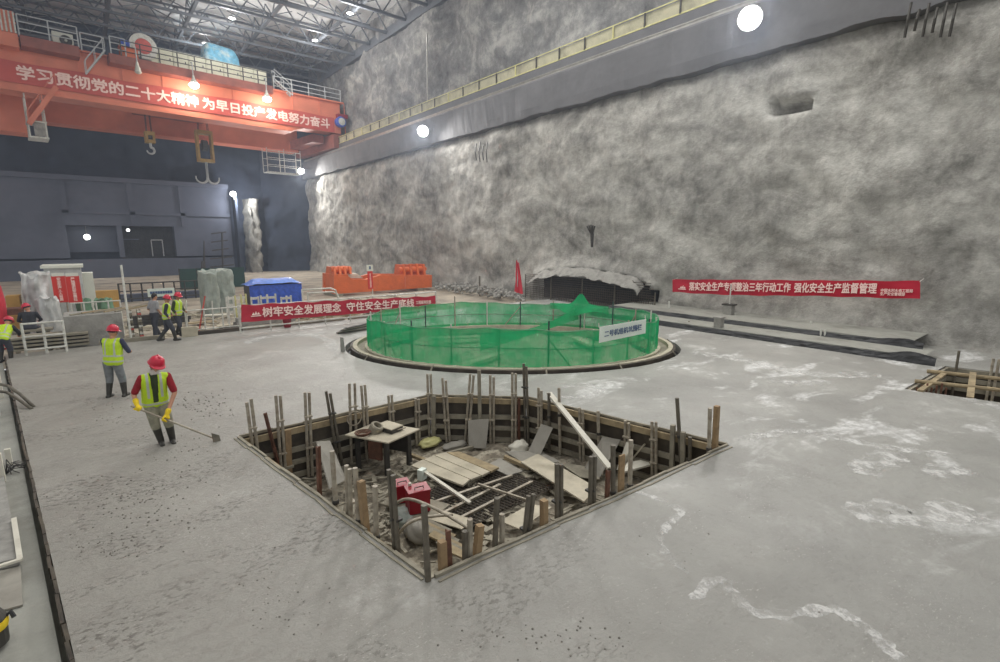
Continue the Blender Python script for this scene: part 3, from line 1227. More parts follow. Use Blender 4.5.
mt = thing('motor', 'small blue motor on the orange box beside the cable drum on the crane', 'motor', CW(sa, -.7, z0 + .8))
MB().lathe([(.2, 0), (.3, .05), (.3, .6), (.2, .7)], CW(sa - .4, -.7, z0 + 1.12), CEX, 14).obj('body', m_bluetarp, mt)
mb = MB()
cbox(mb, sa - .3, sa + .3, -.9, -.5, z0 + .8, z0 + .86)
mb.obj('foot', m_dark, mt)
# tarpaulin bundle
s0, zz0 = CS(200, 55, 2.6)
s1, _ = CS(239, 62, 2.6)
zt3 = CS(212, 43, 2.6)[1]
ce = CW((s0 + s1) / 2, 1.9, 0)
zlo3 = z0 + 1.2
mb = MB()


def tarp_fn(a, b):
    th = math.pi * (b * 1.0)
    x = s0 + (s1 - s0) * a
    r = (1 - abs(2 * a - 1) ** 8) ** .5
    hgt = (zt3 - z0) * (1.0 - .05 * a) * max(r, .12)
    y = 2.6 - .95 * math.cos(th) * (.4 + .6 * r)
    z = z0 + hgt * (max(math.sin(th), 0) ** .35)
    n = .12 * noise.noise((x * 1.3, y * 1.6, z * 1.3))
    return CW(x + n, y + n, max(z + n * .6 * (math.sin(th)), z0))


mb.grid(tarp_fn, 28, 20)
o = mb.obj('tarpaulin_bundle', m_bluewhite, smooth=True)
tag(o, 'light blue and white tarpaulin covering machinery on top of the crane', 'tarpaulin')
sa, za = CS(341, 122, -.6)
mt = thing('drive_motor', 'round blue drive motor at the right end of the crane by the rock wall', 'motor', CW(sa, -.6, za - .6))
MB().lathe([(.3, -.5), (.55, -.4), (.6, .2), (.5, .35), (.15, .4)], CW(sa, -.5, za), -CEY, 20).obj('body', m_bluetarp, mt)
MB().lathe([(.45, .34), (.4, .38), (.1, .42)], CW(sa, -.5, za), -CEY, 20).obj('fan_cover', m_whitep, mt)
mb = MB()
cbox(mb, sa - .3, sa + .9, -.6, .1, za + .5, za + .9)
mb.obj('bracket', m_redbox, mt)

# the trolley between the girders carries the hooks
sh0, sh1 = CS(140, 115, 4)[0], CS(213, 125, 4)[0]
mb = MB()
cbox(mb, sh0, sh1, 1.9, 8.0, zb_ + .9, zb_ + 1.3)
mb.obj('hoist_trolley', m_brown, crane)

# hooks
def hook(u, v0, v1, v2, w, label, cable_to):
    s, za = CS(u, v0, 4)
    zb1 = CS(u, v1, 4)[1]
    zb2 = CS(u, v2, 4)[1]
    t = thing('hook_block', label, 'hook', CW(s, 4, zb2))
    mb = MB()
    for q in (-w * .35, w * .35):
        for dd in (-.2, .2):
            mb.tube([CW(s + q, 4 + dd, za - .1), CW(s + q * .8, 4 + dd, cable_to)], .03, 5)
    mb.obj('wire_rope', m_dark, t)
    mb = MB()
    for q in (-w / 2, w / 2):
        cbox(mb, s + q - .1, s + q + .1, 3.6, 4.4, zb1, za)
    cbox(mb, s - w / 2, s + w / 2, 3.5, 4.5, za - .35, za)
    cbox(mb, s - w / 2, s + w / 2, 3.6, 4.4, zb1, zb1 + .3)
    mb.obj('side_plate', m_hook, t)
    MB().lathe([(w * .42, -.25), (w * .42, .25)], CW(s, 4, (za + zb1) / 2 + .1), CEX, 18).obj('sheave', m_dark, t)
    mb = MB()
    L = zb1 - zb2
    pts = [CW(s, 4, zb1), CW(s, 4, zb1 - L * .35)]
    if w > 1:
        pts = [CW(s, 4, zb1), CW(s, 4, zb2 + L * .34)]
        for k in range(9):
            th = math.radians(180 + k * 24)
            pts.append(CW(s + L * .26 + math.cos(th) * L * .26, 4, zb2 + L * .26 + math.sin(th) * L * .26))
    for k in range(9 if w <= 1 else 0):
        th = math.radians(80 - k * 32)
        pts.append(CW(s + math.cos(th) * L * .30 - .04, 4, zb2 + L * .33 + math.sin(th) * L * .30))
    mb.tube(pts, .12, 8, rs=[.12, .12] + [.13 - .008 * k for k in range(9)])
    if w > 1:
        pts = [CW(2 * s - (p - Vector((CA.x, CA.y, 0))).dot(CEX), 4, p.z) for p in pts]
        mb.tube(pts, .12, 8, rs=[.12, .12] + [.13 - .008 * k for k in range(9)])
    mb.obj('hook', m_greyp, t)


hook(203, 131, 162, 183, 1.35, 'large yellow framed hook block hanging under the middle of the crane', zb_ + .92)
hook(149, 132, 143, 154, .6, 'small yellow hook block hanging left of the large one under the crane', zb_ + .92)

# pendant lamps along the girder front
for i, (u, v, lens, w, lab) in enumerate(((138, 71, m_lens_off, 0, 'unlit white pendant lamp hanging from the crane below the cable drum'),
                                          (194, 84, m_lens_big, 420, 'glaring pendant lamp on the crane front, left one of two lit'),
                                          (267, 98, m_lens_big, 420, 'glaring pendant lamp on the crane front, right one of two lit'))):
    s, z = CS(u, v, -1.6)
    p = CW(s, -1.6, z)
    t = thing('pendant_lamp', lab, 'lamp', p, 'pendant lamps on the crane')
    k = 1.0 if w else .62
    MB().lathe([(.08, .75), (.12, .5), (.36 * k, .12), (.38 * k, .05)], p, (0, 0, 1), 18).obj('shade', m_lens_off, t)
    MB().lathe([(.34 * k, .06), (.44 * k, -.1), (.32 * k, -.32 * k), (.1, -.40 * k)], p, (0, 0, 1), 18).obj('bulb', lens, t)
    MB().tube([p + Vector((0, 0, .7)), p + Vector((0, 0, 1.9)), CW(s, -1.2, z + 1.95)], .045, 6).obj('hanger', m_greyp, t)
    if w:
        point_lamp(p + Vector((0, -.1, -.75)), w, .3, (1, .9, .72))
# a lamp outside to the left lights the second girder
s, z = CS(-30, 95, 5.6)
p = CW(s, 5.6, z)
t = thing('pendant_lamp', 'lit pendant lamp between the two crane girders, beyond the left edge of the view', 'lamp', p, 'pendant lamps on the crane')
MB().lathe([(.12, .75), (.2, .5), (.5, .12), (.52, .05)], p, (0, 0, 1), 18).obj('shade', m_lens_off, t)
MB().lathe([(.48, .06), (.52, -.1), (.36, -.36), (.1, -.44)], p, (0, 0, 1), 18).obj('bulb', m_lens, t)
point_lamp(p + Vector((0, -.1, -.75)), 300, .3, (1, .9, .72))
# ================================================================== THE SQUARE PIT
L_, B_, R_, BR_, BL_ = [v.copy() for v in PIT]
cen = (L_ + B_ + R_ + BR_ + BL_) / 5
# concrete bottom of the pit, covered with debris
mb = MB()
bb = [cen + (p - cen) * 1.0 for p in PIT]


def pitfloor(a, b):
    x = 1.5 + 8 * a
    y = 3.8 + 7.2 * b
    return (x, y, PIT_D - .02 + .10 * fbm((x * 1.3, y * 1.3, 4), 4) + .05 * noise.noise((x * 5, y * 5, 3)))


mb.grid(pitfloor, 90, 80)
o = struct(mb.obj('floor_pit', m_pitfloor, loc=(5.5, 7.4, PIT_D)))

EDGES = {'fl': (L_, BL_), 'bk': (BL_, BR_), 'fr': (BR_, R_), 'nr': (R_, B_), 'nl': (B_, L_)}
EWORD = {'fl': "the pit's long back edge near the first worker", 'bk': "the pit's short back edge facing the green net", 'fr': "the pit's back edge towards the rock wall",
         'nr': "the pit's near edge towards the rock wall", 'nl': "the pit's near edge on the workers' side"}


def on_edge(e, u, v, off):
    A, B = EDGES[e]
    # inside of the pit
    t = (B - A).normalized()
    n = Vector((-t.y, t.x, 0))
    sgn = 1 if n.dot(cen - A) > 0 else -1
    return GV(u, v, A, B, off * sgn)


def inward(e):
    A, B = EDGES[e]
    t = (B - A).normalized()
    n = Vector((-t.y, t.x, 0))
    return n if n.dot(cen - A) > 0 else -n


PANELLAB = {'fl': 'dark plywood formwork lining the long back side of the pit behind the bench',
            'bk': 'dark plywood formwork panel with pale timber rails lining the short back side of the pit',
            'fr': 'dark plywood formwork lining the back side of the pit behind the white plank',
            'nr': 'plywood formwork panel lining the near side of the pit towards the rock wall',
            'nl': 'plywood formwork panel lining the near side of the pit by the workers'}
for e, (A, B) in EDGES.items():
    n = inward(e)
    t = (B - A).normalized()
    ln = (B - A).length
    th = thing('pit_formwork', PANELLAB[e], 'formwork', (A + B) / 2 + Vector((0, 0, PIT_D)), 'formwork lining the pit')
    up = Vector((0, 0, 1))
    mb = MB()
    a, b = A + n * .012 + t * .02, B + n * .012 - t * .02
    mb.prism([a + up * PIT_D, b + up * PIT_D, b + up * -.01, a + up * -.01], n * .025)
    mb.obj('sheet', m_form, th)
    for z, h in (((-.10, .13), (-.52, .11), (-.80, .10), (-1.1, .11)) if e in ('fl', 'bk', 'fr') else ((-.12, .12), (-.7, .1))):
        j = random.uniform(-.015, .015)
        MB().beam(A + n * .07 + t * .05 + up * (z + j), B + n * .07 - t * .05 + up * (z - j), .06, h).obj('rail_timber', m_timber if z > -.2 else m_timber_old, th)
    # strip of rough timber on the rim
    mb = MB()
    k = int(ln / .7) + 1
    for i in range(k):
        p = A.lerp(B, .01 + .98 * i / k) + n * random.uniform(-.01, .02)
        q = A.lerp(B, .01 + .98 * (i + 1) / k) + n * random.uniform(-.01, .02)
        z = .0 + random.uniform(-.008, .012)
        w = random.uniform(.03, .055)
        mb.beam(p + up * z + n * .01, q + up * (z + random.uniform(-.008, .008)) + n * .01, w, .05)
        if e in ('nr', 'nl'):
            mb.beam(p + up * .004 - n * random.uniform(.06, .09), q + up * .004 - n * random.uniform(.06, .09), .03, .02)
    mb.obj('rim_strip', m_timber_old, th)

# posts: edge, kind, top pixel, lower pixel
POSTS = [
    ('fl', 'pair', 249, 402, 254, 440), ('fl', 'rust', 265, 413, 274, 448), ('fl', 'pair', 278, 395, 282, 450), ('fl', 'board', 288, 430, 289, 462),
    ('fl', 'pair', 307, 392, 310, 465), ('fl', 'dpair', 328, 391, 338, 450), ('fl', 'wide', 352, 383, 354, 452), ('fl', 'pair', 363, 385, 366, 424),
    ('fl', 'pair', 390, 395, 392, 424), ('fl', 'pair', 417, 398, 418, 445),
    ('bk', 'pair', 429, 374, 431, 440), ('bk', 'timber', 434, 396, 434, 438), ('bk', 'pair', 444, 378, 448, 440), ('bk', 'pair', 472, 374, 468, 425),
    ('bk', 'timber', 479, 370, 480, 418), ('bk', 'pair', 492, 375, 492, 442), ('bk', 'pair', 514, 373, 514, 440), ('bk', 'rust', 519, 398, 519, 438),
    ('fr', 'dpair', 525, 364, 527, 444), ('fr', 'pair', 540, 388, 540, 424), ('fr', 'dark', 549, 393, 549, 422), ('fr', 'pipe', 559, 388, 560, 455),
    ('fr', 'pair', 581, 408, 582, 456), ('fr', 'pipe', 598, 411, 599, 446), ('fr', 'pair', 627, 421, 627, 440), ('fr', 'pair', 654, 422, 654, 470),
    ('fr', 'timber', 673, 425, 672, 462), ('fr', 'dark', 677, 398, 680, 445), ('fr', 'timber', 683, 432, 683, 452), ('fr', 'dark', 690, 437, 690, 450),
    ('nr', 'pipe', 710, 408, 709, 446), ('nr', 'timber', 717, 406, 715, 444), ('nr', 'pipe', 631, 440, 630, 482), ('nr', 'board', 622, 455, 621, 486), ('nr', 'dark', 613, 445, 613, 488),
    ('nr', 'rust', 609, 471, 608, 492), ('nr', 'dpair', 593, 457, 592, 500), ('nr', 'dpair', 559, 465, 559, 515), ('nr', 'timber', 544, 500, 544, 525),
    ('nr', 'dpair', 531, 495, 527, 532), ('nr', 'pipe', 502, 514, 502, 542), ('nr', 'dark', 497, 498, 495, 545), ('nr', 'timber', 480, 525, 477, 553),
    ('nr', 'pipe', 470, 519, 470, 558), ('nr', 'dark', 465, 531, 465, 558), ('nr', 'rust', 448, 531, 450, 568), ('nr', 'timber', 442, 541, 443, 572),
    ('nl', 'rust', 317, 447, 318, 482), ('nl', 'pipe', 332, 451, 335, 493), ('nl', 'pair', 348, 468, 349, 502), ('nl', 'pipe', 355, 468, 358, 505),
    ('nl', 'timber', 361, 481, 364, 512), ('nl', 'pipe', 375, 486, 376, 520), ('nl', 'dpair', 391, 474, 395, 530), ('nl', 'dark', 424, 505, 428, 578),
]
KW = {'pair': 'paired grey steel tube post with clamps', 'dpair': 'paired dark steel tube post with clamps', 'rust': 'rusty brown steel post', 'board': 'flat narrow board post',
      'wide': 'wide paired grey tube post with a hose loop', 'timber': 'square brown timber post', 'pipe': 'single grey steel tube post', 'dark': 'single dark steel tube post'}
KN = {'pair': 'paired_post', 'dpair': 'paired_post', 'rust': 'rusty_post', 'board': 'board_post', 'wide': 'paired_post', 'timber': 'timber_post', 'pipe': 'tube_post', 'dark': 'tube_post'}
SIDE = {'fl': "pit's long back edge", 'bk': "pit's short back edge", 'fr': "pit's rock-side back edge", 'nr': "pit's rock-side near edge", 'nl': "pit's worker-side near edge"}
cnt, tot = {}, {}
for e, k, *_ in POSTS:
    tot[(e, KW[k])] = tot.get((e, KW[k]), 0) + 1
POSTS.sort(key=lambda q: (list(EDGES).index(q[0]), q[2]))
for e, k, ut, vt, ub, vb in POSTS:
    near = e in ('nr', 'nl')
    off = .15 if not near else (.10 if k != 'dark' or ut != 424 else -.02)
    T = on_edge(e, ut, vt, off)
    Mp = on_edge(e, ub, vb, off)
    if T.z - Mp.z < .05:
        Mp = T - Vector((0, 0, .5))
    zb0 = PIT_D + .02 if (ut != 424) else 0.0
    if ut == 424:
        Bt = Mp
        Bt.z = 0
    else:
        Bt = T + (Mp - T) * ((zb0 - T.z) / (Mp.z - T.z))
    A, B = EDGES[e]
    t = (B - A).normalized()
    n = inward(e)
    key = (e, KW[k])
    cnt[key] = cnt.get(key, 0) + 1
    nth = ', ' + ORD[cnt[key] - 1] + ' such from left,' if tot[key] > 1 else ''
    lab = '%s%s on %s' % (KW[k].replace(' with clamps', '').replace(' with a hose loop', ''), nth, SIDE[e])
    th = thing(KN[k], lab, 'post', Bt, 'formwork posts standing round the pit')
    if k in ('pair', 'dpair', 'wide'):
        m = m_steel if k != 'dpair' else m_darkpost
        g = .042 if k != 'wide' else .062
        r = .032
        for sg in (-1, 1):
            dz = random.uniform(-.06, .06) if sg > 0 else 0
            MB().tube([Bt + t * g * sg, T + t * g * sg + Vector((0, 0, dz))], r, 8).obj('tube', m, th)
        for f in (.35, .72):
            p = Bt.lerp(T, f)
            mb = MB()
            mb.box(p + n * .03, (g * 2 + .07, .09, .03), (0, 0, math.atan2(t.y, t.x)))
            mb.tube([p - n * .05, p + n * .08], .012, 6)
            mb.obj('clamp', m_dark if k == 'dpair' else m_steel, th)
        if k == 'wide':
            c = Bt.lerp(T, .58)
            MB().tube([c + t * (.16 * math.cos(q)) + Vector((0, 0, .16 * math.sin(q))) + n * .08 for q in [2 * math.pi * i / 24 for i in range(25)]], .014, 6).obj('hose_loop', m_steel, th)
    elif k in ('pipe', 'dark'):
        m = m_steel if k == 'pipe' else m_darkpost
        r = .036 if k == 'pipe' else .038
        MB().tube([Bt, T], r, 10).obj('tube', m, th)
        if ut != 424:
            p = Bt.lerp(T, .6)
            MB().lathe([(r + .012, -.03), (r + .016, 0), (r + .012, .03)], p, (T - Bt), 10).obj('collar', m_dark, th)
    elif k == 'rust':
        mb = MB()
        d = (T - Bt).normalized()
        mb.beam(Bt, T, .012, .07, t)
        mb.beam(Bt + n * .03, T + n * .03, .06, .012, t)
        mb.obj('angle_bar', m_rust, th)
        MB().box(Bt.lerp(T, .5) + n * .045, (.06, .02, .08)).obj('plate', m_rust, th)
    else:
        w, h = (.085, .085) if k == 'timber' else (.12, .03)
        mm = m_postwood if near or k == 'board' and e == 'fl' else m_timber_old
        MB().beam(Bt, T, w, h, n).obj('stave', mm, th)
        MB().box(Bt.lerp(T, .3) + n * .03, (w + .05, .05, .05), (0, 0, math.atan2(t.y, t.x))).obj('cleat', m_timber_old, th)

# ---------------- what lies in the pit
ZF = PIT_D + .06


def board(name, px, z, th, m, label, cat, zs=None, group=None, flat=True):
    P = [GZ(u, v, (zs[i] if zs else z)) for i, (u, v) in enumerate(px)]
    mb = MB()
    nrm = (P[1] - P[0]).cross(P[-1] - P[0]).normalized()
    if nrm.z < 0:
        nrm = -nrm
    mb.prism(P, nrm * th)
    o = mb.obj(name, m)
    tag(o, label, cat, group)
    return o


def stick(name, a, b, za, zb, w, h, m, label, cat, group=None):
    o = MB().beam(GZ(a[0], a[1], za), GZ(b[0], b[1], zb), w, h).obj(name, m)
    tag(o, label, cat, group)
    return o


# the steel-topped bench
tz = -.35
tl, tbk, tr, tf = GZ(345, 436, tz), GZ(376, 423, tz), GZ(420, 430, tz), GZ(388, 444, tz)
bench = thing('work_bench', 'dark steel work bench with a pale square top standing in the pit', 'bench', ((tl + tr) / 2 + Vector((0, 0, PIT_D - tz + .03))))
MB().prism([tl, tf, tr, tbk], (0, 0, .03)).obj('bench_top', m_ply_pale, bench)
c = (tl + tr + tbk + tf) / 4
for q in (tl, tf, tr, tbk):
    p = c + (q - c) * .68
    MB().beam(p + Vector((0, 0, PIT_D + .02 - tz)), p, .09, .09).obj('leg', m_dark, bench)
pf = [c + (q - c) * .66 for q in (tl, tf, tr, tbk)]
dn = Vector((0, 0, PIT_D + .35 - tz))
MB().prism([pf[0].lerp(pf[1], .35) + dn, pf[0].lerp(pf[1], .8) + dn, pf[0].lerp(pf[1], .8) - Vector((0, 0, .01)), pf[0].lerp(pf[1], .35) - Vector((0, 0, .01))], (pf[2] - pf[1]) * .08).obj('side_panel', m_rust, bench)
MB().prism([pf[3] + dn, pf[2] + dn, pf[2] - Vector((0, 0, .01)), pf[3] - Vector((0, 0, .01))], (pf[1] - pf[2]) * .05).obj('back_panel', m_dark, bench)
a, b = GZ(383, 431, tz + .03), GZ(396, 429, tz + .03)
tcase = thing('tool_case', 'dark flat tool case with a pale lid lying on the bench top', 'case', (a + b) / 2)
yw = math.atan2((tr - tf).y, (tr - tf).x)
MB().box((a + b) / 2 + Vector((0, 0, .055)), (.34, .5, .09), (0, 0, yw)).obj('body', m_dark, tcase)
MB().box((a + b) / 2 + Vector((0, 0, .11)), (.35, .51, .02), (0, 0, yw)).obj('lid', m_ply_pale, tcase)
MB().tube([(a + b) / 2 + Vector((math.cos(yw) * .18 + .1 * k, -.24, .06)) for k in (-1, 1)], .012, 6).obj('handle', m_steel, tcase)
p = GZ(374, 432, tz + .03)
o = MB().lathe([(.13, 0), (.15, .03), (.15, .17), (.13, .2), (.09, .2), (.09, .02)], p, (.3, -.4, .87), 20).obj('cable_reel', m_timber_old)
tag(o, 'round reel of pale cable standing on the bench top', 'reel')
p = GZ(363, 435, tz + .05)
mb = MB()
for k in range(3):
    mb.tube([p + Vector((math.cos(q) * (.13 + .02 * k), math.sin(q) * (.12 + .015 * k), .015 + .025 * k)) for q in [i * .45 for i in range(15)]], .014, 6)
tag(mb.obj('cable_coil', m_rust), 'loose brown coil of cable on the bench top', 'cable')

# two red boxes
for i, (px, h, w, lab) in enumerate((((401, 499), .30, .30, 'dark red metal box standing in the pit, the one nearer the bench'), ((418, 509), .38, .38, 'dark red metal box standing in the pit, the taller one away from the bench'))):
    p = GZ(px[0], px[1], PIT_D + .25)
    b = thing('metal_box', lab, 'box', p)
    MB().box(p + Vector((0, 0, h / 2)), (w, .3, h), (0, 0, -.25)).obj('body', m_redbox, b)
    MB().box(p + Vector((0, 0, h + .02)), (w + .03, .33, .04), (0, 0, -.25)).obj('lid', m_redbox, b)
    MB().tube([p + Vector((-.08, -.05, h + .03)), p + Vector((-.08, -.05, h + .08)), p + Vector((.08, -.08, h + .08)), p + Vector((.08, -.08, h + .03))], .01, 6).obj('handle', m_dark, b)
    q = p + Vector((0, -.155, h * .72)) + Vector((-.04, 0.0, 0))
    MB().box(p + Vector((0, 0, .0 - .03)), (w * .9, .28, .06), (0, 0, -.25)).obj('foot', m_dark, b)
p = GZ(410, 507, PIT_D + .25)
tag(MB().box(p + Vector((0, 0, .22)), (.05, .05, .5), (0, .05, -.25)).obj('white_stake', m_plank_white), 'short white stake between the two red boxes in the pit', 'stake')
o = board('support_board', [(380, 505), (432, 520), (450, 506), (400, 492)], PIT_D + .19, .035, m_timber_old, 'grey board under the two red boxes in the pit', 'board')
tag(MB().box(GZ(422, 474, PIT_D + .3), (.16, .12, .22), (0, 0, .4)).obj('white_box', m_paper), 'small white box lying by the boards behind the red boxes', 'box')

# planks and sheets, from the pile in the middle outwards
for i, (px, lab) in enumerate((
        ([(411, 467), (423, 461), (470, 481), (463, 487)], 'pale dusty plank along the near edge of the middle plank pile'),
        ([(424, 461), (434, 457), (481, 477), (471, 481)], 'pale dusty plank second from the near edge of the middle plank pile'),
        ([(435, 457), (446, 454), (490, 473), (482, 477)], 'pale dusty plank in the centre of the middle plank pile'),
        ([(447, 454), (459, 453), (499, 469), (491, 473)], 'pale dusty plank along the far edge of the middle plank pile'))):
    board('plank', px, PIT_D + .22 + .012 * i, .04, (m_ply_pale, m_timber)[i % 2] if i != 1 else m_ply_pale, lab, 'plank', group='planks piled in the pit')
board('plank_pile_base', [(418, 470), (440, 458), (492, 474), (468, 488)], PIT_D + .10, .1, m_timber_old, 'weathered boards lying under the middle plank pile', 'board')
stick('white_batten', (425, 472), (470, 503), PIT_D + .34, PIT_D + .22, .07, .04, m_plank_white, 'long pale batten lying across the bars before the plank pile', 'batten')
stick('timber_batten', (411, 455), (432, 463), PIT_D + .18, PIT_D + .18, .08, .07, m_timber, 'short timber batten behind the bench legs', 'batten')
stick('timber_batten', (432, 457), (473, 447), PIT_D + .2, PIT_D + .16, .07, .06, m_timber_old, 'grey batten at the back end of the plank pile', 'batten')
stick('timber_batten', (505, 457), (530, 468), PIT_D + .22, PIT_D + .2, .09, .08, m_timber, 'pale batten beside the broad dusty sheet', 'batten')
board('dusty_sheet', [(521, 463), (538, 455), (597, 489), (584, 503)], 0, .03, m_ply_pale, 'broad pale dusty plywood sheet sloping across the right of the pit', 'sheet', zs=[PIT_D + .25, PIT_D + .25, PIT_D + .32, PIT_D + .32])
board('plywood_scrap', [(486, 466), (500, 459), (523, 472), (508, 476)], PIT_D + .16, .02, m_ply, 'grey plywood scrap between the plank pile and the broad sheet', 'sheet')
board('plywood_scrap', [(505, 452), (540, 452), (560, 462), (530, 468)], PIT_D + .12, .02, m_ply, 'grey plywood scrap behind the broad dusty sheet', 'sheet')
board('plywood_scrap', [(557, 462), (590, 468), (600, 480), (580, 478)], PIT_D + .12, .02, m_timber_old, 'weathered board between the broad sheet and the far posts', 'board')
# sheets leaning on the back wall
P = [on_edge('bk', 469, 446, .5), on_edge('bk', 486, 446.5, .5), on_edge('bk', 489, 419, .22), on_edge('bk', 468, 420, .22)]
P[0].z = P[1].z = PIT_D + .03
tag(MB().prism(P, (0, .012, 0)).obj('leaning_sheet', m_ply), 'grey plywood sheet leaning upright on the short back side of the pit', 'sheet')
P = [on_edge('fr', 526, 456, .75), on_edge('fr', 538, 460, .75), on_edge('fr', 553, 428, .25), on_edge('fr', 541, 424, .25)]
tag(MB().prism(P, (.015, .012, 0)).obj('leaning_board', m_ply), 'grey board leaning at a slant in the back corner of the pit', 'board')
# white plank propped on the rim
a = on_edge('fr', 549, 393, .05)
b = GZ(610, 468, PIT_D + .55)
tag(MB().beam(a, b, .13, .05).obj('white_plank', m_plank_white), 'long white plank propped from the pit rim down towards the near edge', 'plank')
# sheets at the right
board('grey_sheet', [(584, 470), (600, 478), (621, 440), (603, 437)], 0, .02, m_ply, 'grey sheet leaning behind the white plank', 'sheet', zs=[PIT_D + .1, PIT_D + .1, -.45, -.45])
board('curved_sheet', [(617, 470), (628, 468), (634, 445), (627, 442)], 0, .02, m_plank_white, 'pale narrow sheet standing between the posts right of the white plank', 'sheet', zs=[PIT_D + .25, PIT_D + .25, -.35, -.35])
board('white_board', [(622, 474), (651, 466), (650, 460), (627, 464)], PIT_D + .4, .04, m_plank_white, 'short white board lying at the right end of the pit', 'board')
stick('timber_batten', (630, 462), (645, 444), PIT_D + .3, -.4, .12, .03, m_ply_pale, 'pale slanting batten leaning at the right end of the pit', 'batten')
# left corner
P = [on_edge('fl', 329, 489, 1.5), on_edge('fl', 345, 480, 1.5), on_edge('fl', 329, 441, .35), on_edge('fl', 316, 442, .35)]
P[0].z = max(P[0].z, PIT_D + .02)
P[1].z = max(P[1].z, PIT_D + .02)
tag(MB().prism(P, (.02, -.01, .01)).obj('leaning_board', m_ply), 'broad grey board leaning on the back edge at the left corner of the pit', 'board')
# bars and mats at the near side
for i, (a, b, lab) in enumerate((((424, 505), (512, 475), 'long steel bar nearest the plank pile across the rebar mat'), ((440, 514), (500, 484), 'grey steel bar in the middle of the rebar mat'),
                                 ((455, 520), (532, 481), 'long steel bar on the near side of the rebar mat'))):
    th = thing('steel_bar', lab, 'bar', GZ(*a, PIT_D + .16), 'steel bars across the pit')
    mb = MB()
    A_, B__ = GZ(*a, PIT_D + .2), GZ(*b, PIT_D + .2)
    mb.beam(A_, B__, .06, .012)
    mb.beam(A_ + Vector((.03, 0, -.03)), B__ + Vector((.03, 0, -.03)), .012, .06)
    mb.obj('angle', m_steel, th)
stick('steel_pipe', (478, 484), (527, 500), PIT_D + .26, PIT_D + .26, .04, .04, m_steel, 'thin pipe crossing the long bars of the rebar mat', 'pipe')
mb = MB()
o0, o1, o2 = GZ(404, 500, PIT_D + .12), GZ(468, 528, PIT_D + .12), GZ(490, 467, PIT_D + .12)
for i in range(22):
    mb.tube([o0.lerp(o1, i / 21), o0.lerp(o1, i / 21) + (o2 - o0)], .012, 5)
for i in range(26):
    q = (o2 - o0) * (i / 25)
    mb.tube([o0 + q + Vector((0, 0, .02)), o1 + q + Vector((0, 0, .02))], .012, 5)
tag(mb.obj('rebar_mat', m_rebar), 'dark woven mat of rebar lying on the pit floor before the plank pile', 'rebar mat')
mb = MB()
mb.prism([GZ(408, 500, PIT_D + .07), GZ(470, 530, PIT_D + .07), GZ(538, 487, PIT_D + .07), GZ(492, 466, PIT_D + .07)], (0, 0, .02))
tag(mb.obj('dark_sheet', m_dark), 'dark sheet lying under the rebar mat on the pit floor', 'sheet')
board('pale_sheet', [(415, 516), (432, 508), (472, 520), (462, 530)], PIT_D + .2, .02, m_ply_pale, 'pale sheet below the red boxes, under the bent hoses', 'sheet')
board('pale_sheet', [(500, 522), (530, 505), (552, 508), (520, 530)], PIT_D + .2, .02, m_ply_pale, 'pale sheet just behind the posts of the near edge', 'sheet')
for i in range(6):
    f = i / 5
    board('slat', [(404 + 8 * i, 516 + 7 * i), (410 + 8 * i, 512 + 6.6 * i), (452 + 4 * i, 531 + 5.2 * i), (448 + 4 * i, 535 + 5.4 * i)], PIT_D + .2 + .01 * i, .03, m_timber if i % 2 else m_timber_old,
          'loose timber slat in the near corner of the pit, %s counted from the red boxes' % ORD[i], 'slat', group='slats in the near corner of the pit')
def hose(px, zs, r, m, label):
    pts = [GZ(u, v, z) for (u, v), z in zip(px, zs)]
    # smooth through the points
    out = []
    for i in range(len(pts) - 1):
        p0, p1, p2, p3 = pts[max(i - 1, 0)], pts[i], pts[i + 1], pts[min(i + 2, len(pts) - 1)]
        for k in range(6):
            t = k / 6
            out.append(.5 * ((2 * p1) + (p2 - p0) * t + (2 * p0 - 5 * p1 + 4 * p2 - p3) * t * t + (3 * p1 - p0 - 3 * p2 + p3) * t ** 3))
    out.append(pts[-1])
    o = MB().tube(out, r, 8).obj('bent_hose', m, smooth=True)
    tag(o, label, 'hose', 'bent hoses in the pit')
hose([(391, 512), (397, 503), (408, 499), (425, 504), (445, 514), (470, 529)], [PIT_D + .3, -.75, -.6, -.6, -.7, -.75], .028, m_steel, 'long bent grey hose arching over the near corner, the farther of two')
hose([(398, 535), (405, 526), (418, 519), (435, 516), (452, 515)], [PIT_D + .3, -.7, -.62, -.65, -.8], .026, m_steel, 'shorter bent grey hose in the near corner, the nearer of two')
# sacks and rags
def lump(name, u, v, z, s, m, label, cat, seed):
    c = GZ(u, v, z)
    mb = MB()
    def fn(a, b):
        th, ph = 2 * math.pi * a, math.pi * b
        d = Vector((math.cos(th) * math.sin(ph), math.sin(th) * math.sin(ph), math.cos(ph)))
        r = 1 + .28 * fbm(d * 1.7 + Vector((seed, 0, 0)), 4)
        return c + Vector((d.x * s[0] * r, d.y * s[1] * r, max(d.z * s[2] * r, -s[2] * .5) + s[2] * .5))
    mb.grid(fn, 26, 14)
    bmesh.ops.remove_doubles(mb.bm, verts=mb.bm.verts[:], dist=1e-4)
    tag(mb.obj(name, m, smooth=True), label, cat)
lump('rag', 519, 451, PIT_D + .06, (.28, .18, .16), m_plank_white, 'crumpled white rag at the foot of the slanting board in the back corner', 'rag', 3)
lump('sack', 405, 522, PIT_D + .05, (.22, .3, .16), m_greytarp, 'crumpled grey sack in the near corner, nearest the red boxes', 'sack', 8)
lump('sack', 418, 536, PIT_D + .05, (.2, .3, .2), m_ply, 'crumpled grey sack in the near corner under the shorter hose', 'sack', 11)
lump('rag', 430, 445, PIT_D + .04, (.3, .18, .12), m_yel, 'yellowish rag heap by the posts at the back of the pit', 'rag', 14)
